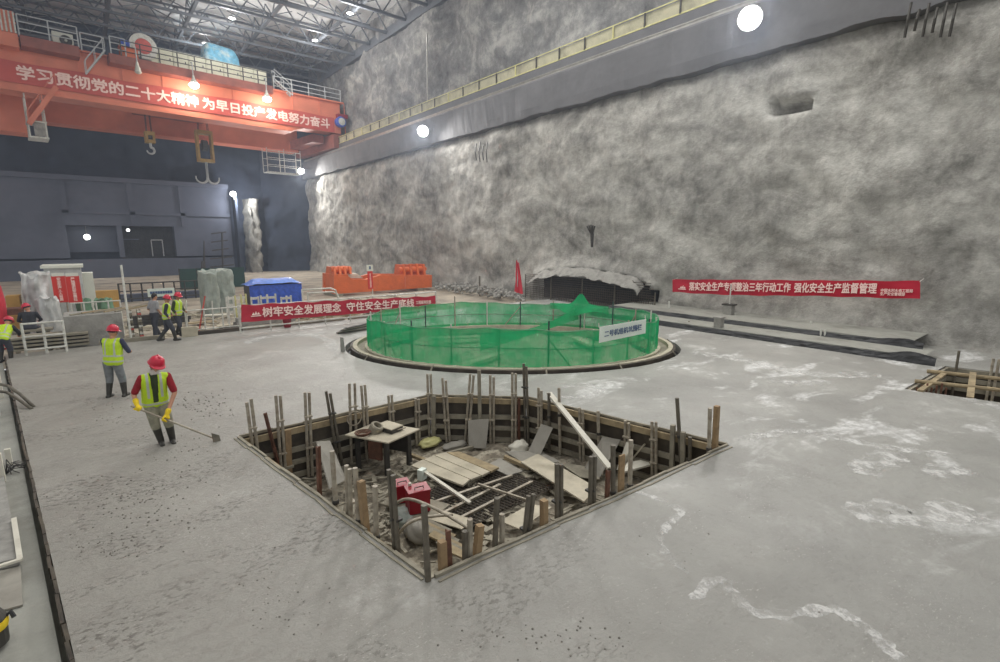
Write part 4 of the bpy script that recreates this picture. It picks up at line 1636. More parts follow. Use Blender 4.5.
lump('rag', 455, 447, PIT_D + .03, (.35, .16, .08), m_ply, 'grey rag on the floor left of the upright plywood sheet', 'rag', 17)
# loose scrap wood scattered over the pit bottom
mb = MB()
for i in range(240):
    a, b = random.random(), random.random()
    p = L_.lerp(R_, a).lerp(BL_.lerp(B_, random.random()), .5 * b + .2)
    p = cen + (p - cen) * 1.0
    ang = random.uniform(0, math.pi)
    mb.box((p.x, p.y, PIT_D + .07 + random.uniform(0, .05)), (random.uniform(.1, .6), random.uniform(.03, .09), .02), (random.uniform(-.1, .1), random.uniform(-.1, .1), ang))
o = mb.obj('scrap_wood_litter', m_timber_old)
tag(o, 'litter of scrap wood strewn over the pit floor', 'scrap wood', kind='stuff')
# ================================================================== THE ROUND PIT WITH ITS GREEN NET
NK = .865
kerb = thing('round_kerb', 'round kerb of pale boards and dark formwork encircling the green net enclosure', 'kerb', RC + Vector((0, 0, -.3)))
N_ = 96


def annulus(k0, k1, z0, z1):
    mb = MB()
    V, Fc = [], []
    for i in range(N_):
        t = 2 * math.pi * i / N_
        V += [RING(t, k0, z0), RING(t, k1, z0), RING(t, k1, z1), RING(t, k0, z1)]
    for i in range(N_):
        a, b = i * 4, ((i + 1) % N_) * 4
        for j in range(4):
            Fc.append((a + j, a + (j + 1) % 4, b + (j + 1) % 4, b + j))
    mb._add(V, Fc)
    return mb


annulus(.80, 1.0, -.36, -.30).obj('trench_bottom', m_black, kerb)
annulus(.955, .97, -.3, .07).obj('outer_formwork', m_form, kerb)
annulus(.93, .955, -.3, .10).obj('board_ring', m_ply_pale, kerb)
annulus(.885, .93, -.3, -.02).obj('inner_ledge', m_timber_old, kerb)
annulus(.84, .885, -.3, .05).obj('inner_board_ring', m_ply_pale, kerb)
mb = MB()
for i in range(13):
    t = 2 * math.pi * i / 13 + random.uniform(-.12, .12)
    p = RING(t, .985, -.04)
    q = RING(t, .96, .12)
    mb.beam(p, q, .05, .03)
mb.obj('formwork_stake', m_timber_old, kerb)
mb = MB()


def inner(a, b):
    k = .84 * b + .001
    t = 2 * math.pi * a
    p = RING(t, k)
    return (p.x, p.y, -.32 + .14 * fbm((p.x * .9, p.y * .9, 6), 4) * (1 if b < .98 else 0))


mb.grid(inner, 96, 24)
struct(mb.obj('floor_round_pit', m_ground, loc=RC + Vector((0, 0, -.3))))
# boards and concrete pieces inside
for i, (t, k, ln, ang, lab) in enumerate(((4.4, .5, 2.2, .3, 'pale board lying inside the green net enclosure, near the front'), (.4, .5, 1.8, 1.2, 'pale board lying inside the green net enclosure on the rock wall side'),
                                          (2.4, .5, 2.0, -.5, 'pale board lying inside the green net enclosure on the banner side'))):
    p = RING(t, k, -.1)
    tag(MB().box(p, (ln, .35, .06), (0, 0, ang)).obj('board', m_ply_pale), lab, 'board', 'boards inside the net enclosure')

enc = thing('net_enclosure', 'round fence of green safety netting on thin posts in the middle of the slab', 'net fence', RC + Vector((0, 0, .05)))


def net_h(t):
    return 1.04 + .13 * max(0, -math.sin(t)) ** .5 + .04 * math.sin(3 * t + 1.0) + .03 * math.sin(7 * t + .4) - .05 * abs(math.sin(11 * t))


mb = MB()


def netf(a, b):
    t = 2 * math.pi * a
    h = net_h(t)
    w = .006 * noise.noise((t * 9, b * 2.5, 3)) + .004 * math.sin(t * 60)
    return RING(t, NK + w, .04 + h * b)


mb.grid(netf, 288, 8)
net_ = mb.obj('net', m_net, enc)
mb = MB()
mb.tube([RING(2 * math.pi * i / 144, NK, .04 + net_h(2 * math.pi * i / 144)) for i in range(145)], .022, 6)
mb.obj('top_cord', m_netpale, net_)
mb = MB()
mb.tube([RING(2 * math.pi * i / 144, NK - .008, .04 + .5 * net_h(2 * math.pi * i / 144)) for i in range(145)], .016, 6)
mb.obj('middle_cord', m_greencloth, net_)
for i in range(22):
    t = 2 * math.pi * i / 22 + .07
    h = net_h(t) + (.12, .05, .3, .02, .18)[i % 5]
    MB().tube([RING(t, NK - .012, -.25), RING(t, NK - .012, .04 + h)], .026, 8).obj('post', m_whitep if i % 3 == 0 else (m_steel if i % 3 == 1 else m_greenbox), enc)
    if i % 4 == 1:
        MB().tube([RING(t, NK - .012, .9), RING(t + .14, NK - .012, .0)], .02, 6).obj('brace', m_steel, enc)
# a peak of netting at the back
tp_ = None
best = 1e9
for i in range(360):
    t = 2 * math.pi * i / 360
    p = RING(t, NK, 1.2)
    q = p - _C
    u = 500 + FPX * q.dot(_R) / q.dot(_F)
    if q.y > RC.y - _C.y - 2 and t < math.pi and abs(u - 583) < best:
        best, tp_ = abs(u - 583), t
apex = RING(tp_, NK, 1.55)
mb = MB()


def drape(a, b):
    t = tp_ - .28 + .56 * a
    base_ = RING(t, NK - .02 - .12 * (1 - abs(2 * a - 1)), .75 + .1 * math.sin(9 * a))
    top = RING(t, NK - .02, 1.1 + .48 * math.exp(-((a - .5) / .10) ** 2))
    p = base_.lerp(top, b)
    return p + Vector((0, 0, .03 * noise.noise((a * 9, b * 3, 1))))


mb.grid(drape, 40, 6)
mb.obj('draped_net', m_net, enc)
MB().tube([RING(tp_, NK - .02, -.2), RING(tp_, NK - .02, 1.56)], .03, 8).obj('post', m_greenbox, enc)
# inner curtain of netting crossing the enclosure
mb = MB()
a0, a1 = RING(tp_, NK - .05, 1.0), RING(4.4, .55, .75)
mb.grid(lambda a, b: (a0.lerp(a1, a) + Vector((0, 0, -.55 * (1 - b) - .3 * math.sin(math.pi * a) * b))), 24, 6)
mb.obj('cross_net', m_net, enc)

# white sign tied to the net
def ring_at(u, lo, hi, k):
    bt, bd = None, 1e9
    for i in range(2000):
        t = lo + (hi - lo) * i / 2000
        q = RING(t, k, .8) - _C
        d = abs(500 + FPX * q.dot(_R) / q.dot(_F) - u)
        if d < bd:
            bd, bt = d, t
    return bt


tL, tR = ring_at(598, 4.4, 6.4, NK + .012), ring_at(644, 4.4, 6.4, NK + .012)
pL, pR = RING(tL, NK + .012), RING(tR, NK + .012)


def z_at(p, v):
    for i in range(400):
        z = i * .004
        q = Vector((p.x, p.y, z)) - _C
        if 331 - FPX * q.dot(_U) / q.dot(_F) < v:
            return z
    return 1.5


zl0, zl1, zr0, zr1 = z_at(pL, 342.5), z_at(pL, 327), z_at(pR, 333), z_at(pR, 319)
sg = thing('net_sign', 'white sign with blue writing tied to the right of the green net', 'sign', pL.lerp(pR, .5) + Vector((0, 0, min(zl0, zr0))))
d_ = (pR - pL).normalized()
nv = Vector((d_.y, -d_.x, 0))
mb = MB()
off = nv * .06
mb.prism([pL + Vector((0, 0, zl0)) + off, pR + Vector((0, 0, zr0)) + off, pR + Vector((0, 0, zr1)) + off, pL + Vector((0, 0, zl1)) + off], -nv * .02)
sb_ = mb.obj('board', m_paper, sg)
W_ = (pR - pL).length
H_ = (zl1 - zl0 + zr1 - zr0) / 2
lettering('net', pL + off + nv * .004 + d_ * W_ * .10 + Vector((0, 0, zl0 + H_ * .3 + (zr0 - zl0) * .1)), d_ + Vector((0, 0, (zr0 - zl0) / W_)), (0, 0, 1), W_ * .8, H_ * .42, m_ink, sb_)
for p, z in ((pL, zl1), (pR, zr1)):
    MB().tube([p + off * .4 + Vector((0, 0, z - .02)), p + Vector((0, 0, z + .12))], .012, 5).obj('tie', m_whitep, sg)

# ================================================================== THE SMALL PIT BY THE ROCK WALL
S0, S1, S2, S3 = SP
sc_ = (S0 + S1 + S2 + S3) / 4
mb = MB()
mb.box((sc_.x, sc_.y, -1.0), (7, 5, .1))
struct(mb.obj('floor_small_pit', m_pitfloor))
th = thing('small_pit_formwork', 'weathered timber lining of the small pit by the rock wall', 'formwork', (S1 + S2) / 2 + Vector((0, 0, -.95)))
for a, b in ((S3, S2), (S3, S0)):
    t = (b - a).normalized()
    n = Vector((-t.y, t.x, 0))
    if n.dot(sc_ - a) < 0:
        n = -n
    up = Vector((0, 0, 1))
    MB().prism([a + n * .02 + up * -.95, b + n * .02 + up * -.95, b + n * .02 + up * -.02, a + n * .02 + up * -.02], n * .03).obj('sheet', m_form, th)
    for z in (-.08, -.36, -.64):
        MB().beam(a + n * .08 + up * z, b + n * .08 + up * z, .06, .13).obj('rail_timber', m_timber_old, th)
k = 0
for f, h, lab in ((.10, .55, 'thin dark post at the inner corner of the small pit by the rock wall'), (.55, .42, 'twin grey tube post at the back of the small pit by the rock wall')):
    p = S3.lerp(S2, f) + (sc_ - S3.lerp(S2, f)).normalized() * .2
    t = thing('pit_post', lab, 'post', p + Vector((0, 0, -.95)), 'posts in the small pit')
    for q in ((0,) if f < .3 else (-.06, .06)):
        MB().tube([p + Vector((0, q, -.95)), p + Vector((0, q, h))], .035, 8).obj('tube', m_darkpost if f < .3 else m_steel, t)
for i, (a, b, lab) in enumerate((((927, 371), (1010, 380), 'pale pole laid across the small pit, the farther of two'), ((915, 381), (1010, 391), 'pale pole laid across the small pit, the nearer of two'))):
    tag(MB().tube([GZ(a[0], a[1], .06), GZ(b[0], b[1], .06)], .055, 8).obj('pole', m_timber, ), lab, 'pole', 'poles across the small pit')
p = GZ(970, 398, .05)
q = GZ(973, 373, .3)
tag(MB().beam(GZ(970, 398, -.02), GZ(973, 373, .14), .14, .06).obj('cross_plank', m_timber), 'pale plank laid over both poles of the small pit', 'plank')
tag(MB().beam(GZ(920, 391, .02), GZ(944, 374, .05), .12, .06).obj('edge_plank', m_timber), 'pale slanting plank at the left end of the small pit', 'plank')
for i in range(7):
    u = 921 + i * 5
    p = GZ(u, 391 - (0 if i else 0), 0)
    tag(MB().tube([Vector((p.x + .25, p.y + .12, -.95)), Vector((p.x + .3, p.y + .14, .0 + .06 * (i % 3)))], .022, 6).obj('rebar_rod', m_rust), 'short rusty rod at the near edge of the small pit, %s from left' % ORD[i], 'rod', 'rods in the small pit')

# ================================================================== AT THE FOOT OF THE ROCK WALL
x1 = (GZ(668, 334).x + GZ(934, 356).x) / 2
mb = MB()
def st(xa, xb, y0, y1, z0, z1, amp=.05):
    def fn(a, b):
        y = y0 + (y1 - y0) * a
        w = amp * fbm((y * .8, xa, 3), 3)
        prof = [(xa, z0), (xa + .03 + w, z1), (xb, z1 + .02)]
        p = prof[int(round(b * 2))]
        return (p[0] + (w if b < .9 else 0), y, p[1])
    return fn
ya = GZ(934, 356).y
mb.grid(st(x1, x1 + 1.6, ya, 17.2, -.02, .22), 120, 2)
struct(mb.obj('trim_wall_step', m_strip))
mb = MB()
x2 = x1 + 1.45
mb.grid(st(x2, 24.5, ya + .6, 16.8, .2, .42), 120, 2)
struct(mb.obj('trim_wall_step_upper', m_strip))
for xx, zz0, zz1, y0, lab in ((x1 - .03, -.01, .2, ya - .35, 'crumpled black sheet hung along the lower kerb before the rock wall'), (x2 - .03, .22, .4, ya + .25, 'crumpled black sheet hung along the upper kerb before the rock wall')):
    mb = MB()
    def fn(a, b):
        y = y0 + (17.0 - y0) * a
        w = .05 * fbm((y * 1.6, b, zz1), 3)
        e = 1 + (.7 * math.exp(-((y - y0 - .6) / .5) ** 2))
        return (xx - .10 * (1 - b) - abs(w), y, zz0 + (zz1 - zz0) * b * e + w * .5 * b)
    mb.grid(fn, 150, 6, thick=(-.012, 0, 0))
    tag(mb.obj('black_sheet', m_black), lab, 'plastic sheet', 'black sheets along the kerbs')
# small marker posts, pier and pole
for i, (u, v0, v1, x, m, lab) in enumerate(((659, 323, 312, 22.6, m_whitep, 'short white post by the right end of the green net'), (669, 322, 301, 22.8, m_whitep, 'tall white post near the right end of the green net'),
                                           (694, 323, 311, 22.8, m_whitep, 'white post on the upper kerb left of the grey pier'), (689, 333, 321, 20.6, m_steel, 'short grey peg on the lower kerb left of the grey pier'),
                                           (701, 327, 318, 21.8, m_whitep, 'short white peg just left of the grey pier'), (735, 323, 314, 22.9, m_whitep, 'short white peg just right of the pole by the rock wall'),
                                           (811, 329, 321, 22.9, m_whitep, 'short white peg on the upper kerb right of the banner middle'), (825, 337, 330, 21.4, m_whitep, 'small white peg between the kerbs, the right one of a close pair'),
                                           (821, 336, 329, 21.4, m_whitep, 'small white peg between the kerbs, the left one of a close pair'))):
    a, b = GX(u, v0, x), GX(u, v1, x)
    tag(MB().tube([a - Vector((0, 0, .15)), b], .035 if m is m_whitep else .03, 7).obj('marker_post', m), lab, 'post', 'pegs and posts along the kerbs')
a = GX(718, 334, 20.3)
pz1 = GX(718, 318, 20.3).z
pier = thing('concrete_pier', 'square grey concrete pier on the lower kerb before the rock wall banner', 'pier', (a.x, a.y, 0))
MB().box((a.x, a.y, pz1 / 2), (.3, .3, pz1)).obj('shaft', m_conc, pier)
MB().box((a.x, a.y, pz1 + .03), (.36, .36, .06)).obj('cap', m_conc, pier)
a = GX(728, 322, 22.9)
z1_, z2_ = GX(728, 305, 22.9).z, GX(727, 284, 22.9).z
pl = thing('survey_pole', 'thin pale pole standing on a grey box against the wall banner', 'pole', (a.x, a.y, .3))
MB().box((a.x, a.y, (z1_ + .3) / 2), (.35, .38, z1_ - .3)).obj('stand', m_conc, pl)
MB().box((a.x, a.y, z1_ + .03), (.4, .55, .06)).obj('plate', m_dark, pl)
MB().tube([(a.x, a.y, z1_), (a.x, a.y, z2_)], .03, 7).obj('rod', m_whitep, pl)
# heap at the far kerb end
# --- wall banner
b00, b01 = GX(672.5, 279.5, 23.05), GX(672.5, 292, 23.05)
b10, b11 = GX(920, 281, 23.05), GX(920, 299, 23.05)
ban = thing('slogan_banner', 'long red banner with white writing hung low on the rock wall at the right', 'banner', ((b00 + b11) / 2).x * Vector((1, 0, 0)) + Vector((0, (b00.y + b10.y) / 2, b01.z)))
mb = MB()


def wb(a, b):
    top = b00.lerp(b10, a)
    bot = b01.lerp(b11, a) + Vector((0, 0, -.06 * math.sin(math.pi * min(1, a * 1.6)) if a < .62 else 0))
    p = bot.lerp(top, b)
    return p + Vector((.03 * noise.noise((a * 14, b * 2, 1)), 0, .015 * math.sin(a * 40)))


mb.grid(wb, 120, 6, thick=(.015, 0, 0))
cl_ = mb.obj('cloth', m_red, ban)
q0, q1 = GX(688.5, 292, 22.98), GX(875, 296.5, 22.98)
hgt = .62
for key, u0, v0, u1, v1 in (('wall', 689, 290.3, 790, 292.2), ('wall2', 794, 292.3, 876, 293.6)):
    dvec = (GX(u1, v1, 22.98) - GX(u0, v0, 22.98))
    lettering(key, GX(u0, v0, 22.98), dvec, (0, 0, 1), dvec.length, .40, m_pink, cl_)
d2 = GX(912, 296, 22.98) - GX(880, 295, 22.98)
lettering('wall_small', GX(880, 295.2, 22.98), d2, (0, 0, 1), d2.length, .25, m_pink, cl_)
# emblem: small pale mountain-and-wave mark at the left end
e0 = GX(677.5, 289.2, 22.98)
mb = MB()
ex = Vector((0, -1, 0))
for k in range(3):
    mb.prism([e0 + ex * (.12 + .10 * k) + Vector((0, 0, .06)), e0 + ex * (.24 + .10 * k) + Vector((0, 0, .06)), e0 + ex * (.2 + .10 * k) + Vector((0, 0, .22 - .05 * abs(k - 1)))], (-.01, 0, 0))
mb.box(e0 + ex * .25 + Vector((0, 0, .02)), (.012, .42, .035))
mb.obj('emblem', m_pink, cl_)
for q in (b00, b10):
    MB().tube([q + Vector((-.02, 0, -.02)), q + Vector((.5, 0, .06))], .012, 5).obj('tie', m_whitep, ban)

# --- mesh screen before the low opening in the rock
m0, m1 = GX(526, 308, 23.2), GX(655, 309, 23.2)
zs0, zs1 = GX(526, 286, 23.2).z, GX(640, 290, 23.2).z
scr = thing('mesh_screen', 'dark rebar mesh screen standing before the low arched opening in the rock wall', 'screen', (23.2, (m0.y + m1.y) / 2, -.05))
mb = MB()
nv_ = 70
for i in range(nv_ + 1):
    y = m1.y + (m0.y - m1.y) * i / nv_
    z = zs1 + (zs0 - zs1) * i / nv_ + .08 * noise.noise((y, 0, 0))
    if i < 6:
        z -= .15 * (6 - i) / 2
    mb.tube([(23.2, y, -.05), (23.2, y, z)], .016, 5)
for k in range(12):
    z = .08 + k * .135
    mb.tube([(23.18, m1.y + (.3 if z > .9 else 0), z), (23.18, m0.y, z)], .016, 5)
mb.obj('mesh', m_rebar, scr)
for f in (0, .26, .5, .76, 1):
    y = m1.y + (m0.y - m1.y) * f
    MB().tube([(23.14, y, -.05), (23.14, y, 1.55 if f > .1 else 1.1)], .035, 6).obj('upright', m_darkpost, scr)
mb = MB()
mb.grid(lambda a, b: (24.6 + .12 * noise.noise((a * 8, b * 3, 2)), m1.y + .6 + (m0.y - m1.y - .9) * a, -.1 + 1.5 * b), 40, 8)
tag(mb.obj('shade_backing', m_black), 'dark membrane added for the shade inside the low opening behind the mesh screen', 'backing')  # black sheet added to stand for the darkness in the recess
mb = MB()


def lip(a, b):
    q = 2 * a - 1
    y = TUN.y + 4.4 * q
    z = 1.0 + .85 * math.sqrt(max(0, 1 - q * q)) + .12 * noise.noise((q * 4, 5, 1))
    fold = .16 * noise.noise((q * 7, b * 2.5, 3)) + .06 * noise.noise((q * 22, b * 4, 8))
    return (23.3 - .5 * b + fold + .2 * (1 - b), y, z + .30 * (1 - b) - .22 * b * b + fold * .7)


mb.grid(lip, 110, 8, thick=(.02, 0, .02))
tag(mb.obj('geotextile_sheet', m_conc, smooth=True), 'crumpled pale sheet draped along the arch of the low opening in the rock', 'sheet')
# spout on the wall over the opening
p = GX(592, 247, 23.5)
top = GX(592, 229, 23.3)
sp = thing('drain_spout', 'dark bundle of bars fanning out at its top on the rock wall above the opening', 'bars', p)
MB().tube([p, p.lerp(top, .75)], .09, 8, rs=[.07, .12]).obj('stem', m_dark, sp)
for k in range(5):
    q = (k - 2) / 2
    MB().tube([p.lerp(top, .6), top + Vector((-.1, q * .3, .25 - .08 * abs(q)))], .045, 6).obj('bar', m_dark, sp)
# bent bars on the wall
for gi, (u, v, n_, word) in enumerate(((484, 152, 4, 'under the ledge'), (936, 20, 6, 'at the top right'))):
    for k in range(n_):
        p = GX(u + (k - n_ / 2) * (3.6 if gi == 0 else 9), v, 23.45)
        L = random.uniform(.7, 1.5) * (1.0 if gi == 0 else .8)
        tag(MB().tube([p + Vector((0, 0, L * .5)), p + Vector((-.15, 0, 0)), p + Vector((0, 0.06, -L * .5))], .045, 5).obj('rock_bar', m_dark), 'dark bar on the rock wall %s, %s from left' % (word, ORD[k]), 'bar', 'bars on the rock wall')
a = GX(427, 92, 25.2)
b = GX(427, 33, 25.2)
a.z = 15.0
tag(MB().tube([a, b], .07, 6).obj('cable_pipe', m_rail), 'thin pale vertical pipe on the upper rock wall behind the yellow railing', 'pipe')

# red flag
a = GX(517, 309, 22.4)
b = GX(518, 258, 22.4)
fl = thing('flag', 'furled red flag on a pole by the rock wall beyond the green net', 'flag', a)
MB().tube([a, b], .035, 7).obj('pole', m_greyp, fl)
mb = MB()
f0 = GX(517.5, 260, 22.38)
f1 = GX(517, 292, 22.38)
def flag(a_, b_):
    z = f1.z + (f0.z - f1.z) * b_
    w = .75 * (1 - b_) ** .6 + .06
    return (22.38 + .07 * math.sin(a_ * 14 + b_ * 3), f1.y - (a_ - .35) * w, z - .1 * a_)
mb.grid(flag, 16, 14, thick=(.01, 0, 0))
mb.obj('cloth', m_redflag, fl)
# rubble heap
mb = MB()
for i in range(420):
    u, v = random.uniform(436, 524), random.uniform(296, 309)
    p = GX(u, v, random.uniform(21.6, 23.8))
    p.z = random.uniform(-.1, .55) * (1 - abs(u - 480) / 60) - .05
    r = random.uniform(.04, .17)
    mb.lathe([(r * .3, -r * .7), (r, -r * .2), (r * .9, r * .3), (r * .3, r * .75)], p, (random.uniform(-1, 1), random.uniform(-1, 1), 1), 6)
tag(mb.obj('rubble', m_conc), 'grey rubble heaped at the foot of the rock wall beyond the net', 'rubble', kind='stuff')
a, b = GX(480, 292, 22.6), GX(479.5, 276, 22.6)
tag(MB().tube([a - Vector((0, 0, .6)), b], .06, 6).obj('dark_stake', m_darkpost), 'dark stake standing in the rubble by the rock wall', 'stake')
# ================================================================== BEYOND THE SLAB
def bx(u0, v0, u1, v1, y, depth, name, m, label, cat, zb=None, group=None, parent=None):
    vm = (v0 + v1) / 2
    a, b = GY(u0, vm, y), GY(u1, vm, y)
    b.z = GY((u0 + u1) / 2, v1, y).z
    a.z = GY((u0 + u1) / 2, v0, y).z
    z0 = b.z if zb is None else zb
    o = MB().box(((a.x + b.x) / 2, y + depth / 2, (a.z + z0) / 2), (abs(b.x - a.x), depth, abs(a.z - z0))).obj(name, m, parent)
    if label:
        tag(o, label, cat, group)
    return o


def rail_frame(name, label, cat, x0, x1, y, z0, z1, nposts, rails, m, r=.03, group=None, y1=None):
    y1 = y if y1 is None else y1
    t = thing(name, label, cat, ((x0 + x1) / 2, (y + y1) / 2, z0), group)
    for i in range(nposts):
        f = i / (nposts - 1)
        x, yy = x0 + (x1 - x0) * f, y + (y1 - y) * f
        MB().tube([(x, yy, z0), (x, yy, z1 + .03)], r, 7).obj('post', m, t)
    for k in range(rails):
        z = z1 - (z1 - z0) * .82 * k / max(1, rails - 1) if rails > 1 else z1
        MB().tube([(x0, y - r, z), (x1, y1 - r, z)], r * .85, 7).obj('rail', m, t)
    return t


# timber beams edging the slab at the far side
for i, (u0, u1, lab) in enumerate(((98, 164, 'old timber beam along the far slab edge behind the walking men'), (184, 243, 'dark timber beam along the far slab edge left of the front banner'), (246, 345, 'dark timber beam along the far slab edge under the front banner'), (350, 420, 'dark timber beam along the far slab edge behind the left of the net'))):
    a = GY(u0, 336, 23.55)
    b = GY(u1, 330, 23.55)
    tag(MB().box(((a.x + b.x) / 2, 23.62, .02), (b.x - a.x, .2, .24)).obj('timber_beam', m_timber_old if i != 1 else m_form), lab, 'beam', 'beams along the far slab edge')

# front banner on its railing
YB = 22.85
b00, b01 = GY(241, 304.5, YB), GY(241, 322, YB)
b10, b11 = GY(435, 295.5, YB), GY(435, 307.5, YB)
zt0, zt1 = (b00.z + b10.z) / 2, (b01.z + b11.z) / 2
rl = rail_frame('railing', 'white tube railing carrying the front red banner', 'railing', b00.x - .1, b10.x + .1, YB + .08, 0, 1.12, 9, 3, m_whitep, .035)
ban = thing('slogan_banner', 'red banner with white writing tied to the railing left of the green net', 'banner', ((b00.x + b10.x) / 2, YB - .05, b01.z))
mb = MB()


def fb(a, b):
    p = b01.lerp(b11, a).lerp(b00.lerp(b10, a), b)
    sag = .05 * math.sin(a * math.pi * 8) ** 2
    return p + Vector((0, -.05 + .03 * noise.noise((a * 16, b * 2, 4)), -sag * (.4 + .6 * b)))


mb.grid(fb, 140, 6, thick=(0, .012, 0))
cl_ = mb.obj('cloth', m_red, ban)


def flet(key, u0, v0, u1, v1, h):
    p, q = GY(u0, v0, YB - .1), GY(u1, v1, YB - .1)
    lettering(key, p, q - p, (0, 0, 1), (q - p).length, h, m_pink, cl_)


flet('front', 263, 317.0, 341, 311.8, .42)
flet('front2', 347, 311.4, 414, 306.8, .42)
flet('front_small', 416, 304.3, 431, 303.6, .18)
e0 = GY(252, 317, YB - .1)
mb = MB()
for k in range(3):
    mb.prism([e0 + Vector((.1 * k, 0, .08)), e0 + Vector((.12 + .1 * k, 0, .08)), e0 + Vector((.07 + .1 * k, 0, .24 - .05 * abs(k - 1)))], (0, -.01, 0))
mb.box(e0 + Vector((.16, 0, .03)), (.4, .012, .04))
mb.obj('emblem', m_pink, cl_)
a = GY(288, 329, 23.1)
bk = thing('bucket', 'small dark red bucket on the slab edge under the front banner', 'bucket', (a.x, 23.15, .0))
MB().lathe([(.14, 0), (.19, .36), (.18, .36), (.13, .03)], (a.x, 23.15, 0), (0, 0, 1), 16).obj('body', m_redbox, bk)
MB().tube([(a.x + .18 * math.cos(q), 23.15, .34 + .16 * math.sin(q)) for q in [i * math.pi / 8 for i in range(9)]], .008, 5).obj('handle', m_steel, bk)
# stacked bars near the ring
p0 = GZ(338, 331, .05)
for i in range(7):
    a, b = GZ(337 + i * 1.5, 333 - i * .8, .04 + .035 * i), GZ(366 + i, 329 - i * 1.1, .04 + .035 * i)
    tag(MB().beam(a, b, .16, .03).obj('formwork_bar', (m_dark, m_timber_old, m_conc)[i % 3]), 'flat bar in the small stack left of the green net, %s from the bottom' % ORD[i], 'bar', 'bars stacked left of the green net')
a = GZ(342, 352, 0)
tag(MB().prism([a + Vector((-.03, 0, 0)), a + Vector((.12, 0, 0)), a + Vector((.08, 0, .5)), a + Vector((-.02, 0, .52))], (0, .05, 0)).obj('edge_stake', m_conc), 'short grey stake standing on the slab at the left end of the round kerb', 'stake')

# ---- left group: block, crates, railings
a, b = GY(63, 317, 23.9), GY(126, 347, 23.9)
blk = tag(MB().box(((a.x + b.x) / 2, 24.7, (a.z - .3) / 2), (b.x - a.x, 1.6, a.z + .3)).obj('concrete_block', m_conc), 'rough grey concrete block at the far edge of the slab', 'block')
for i in range(6):
    x = a.x + .2 + i * .33
    tag(MB().beam((x, 24.1 + .1 * (i % 3), a.z + .03 + .03 * (i % 2)), (x + .9, 25.0 - .2 * (i % 2), a.z + .05 + .02 * i), .08, .05).obj('timber_batten', m_timber if i % 2 else m_timber_old), 'loose batten on top of the concrete block, %s from the left' % ORD[i], 'batten', 'battens on the concrete block')
for j in range(2):
    a, b = GY((128, 137)[j], 312, 24.0), GY((136, 145)[j], 343, 24.0)
    for k in range(4):
        z0 = .02 + k * .29
        t = thing('crate', 'slatted crate by the leaning pole, %s in the %s stack' % (('bottom', 'second lowest', 'second highest', 'top')[k], ('left', 'right')[j]), 'crate', ((a.x + b.x) / 2, 24.3, z0), 'crates beside the concrete block')
        w = (b.x - a.x)
        mm = m_rail_red if (k + j) % 3 == 1 else m_timber_old
        MB().box(((a.x + b.x) / 2, 24.3, z0 + .02), (w, .5, .03)).obj('base', m_timber_old, t)
        for zz in (.1, .2):
            mb = MB()
            mb.box(((a.x + b.x) / 2, 24.04, z0 + zz), (w, .02, .06))
            mb.obj('front_slat', mm if zz < .15 else m_whitep, t)
        for xx in (a.x + .02, b.x - .02):
            MB().box((xx, 24.3, z0 + .14), (.03, .5, .26)).obj('side', m_timber_old, t)
a, b = GY(131, 338, 23.7), GY(121, 265, 23.9)
tag(MB().tube([Vector((a.x, a.y, 0)), b], .04, 7).obj('leaning_pole', m_whitep), 'tall thin pale pole leaning beside the crates', 'pole')
# left railing
a, b = GY(26, 352, 22.9), GY(63, 350, 22.9)
rail_frame('barrier', 'low pale tube barrier before the seated man', 'barrier', a.x, b.x + .1, 22.9, 0, 1.08, 3, 3, m_whitep, .04)
for i in range(4):
    z = .1 + i * .13
    a = GY(14, 345, 23.6)
    tag(MB().box((a.x + .95, 24.0, z), (2.1, .9, .07)).obj('pallet_board', m_timber_old), 'flat weathered board in the stack behind the low barrier, %s from the bottom' % ORD[i], 'board', 'boards stacked behind the barrier')
    for q in (-.8, 0, .8):
        pass
# bench the seated man sits on
a = GY(32, 335, 24.9)
bn = thing('timber_stool', 'low timber bench under the seated man in black', 'bench', (a.x, 25.0, -.3))
MB().box((a.x, 25.0, .58), (1.2, .5, .08)).obj('seat', m_timber_old, bn)
for q in (-.45, .45):
    MB().box((a.x + q, 25.0, .13), (.1, .44, .86)).obj('leg', m_timber_old, bn)
# rust trough
bx(5, 309, 22, 315, 27, .8, 'rusty_trough', m_rust, 'rusty brown steel trough behind the man at the left edge', 'trough')
bx(6, 296, 20, 309, 30, .8, 'ochre_partition', m_yelbar, 'ochre partition behind the rusty trough at the far left', 'partition', zb=-.3)
# red dome at the very left
a = GY(-15, 300, 27)
o = MB().lathe([(.5, -2.0), (.55, -.1), (.5, .5), (.3, .85), (.05, 1.0)], a, (0, 0, 1), 20).obj('red_cover', m_redflag)
tag(o, 'tall rounded red cover cut by the left edge of the view', 'cover')


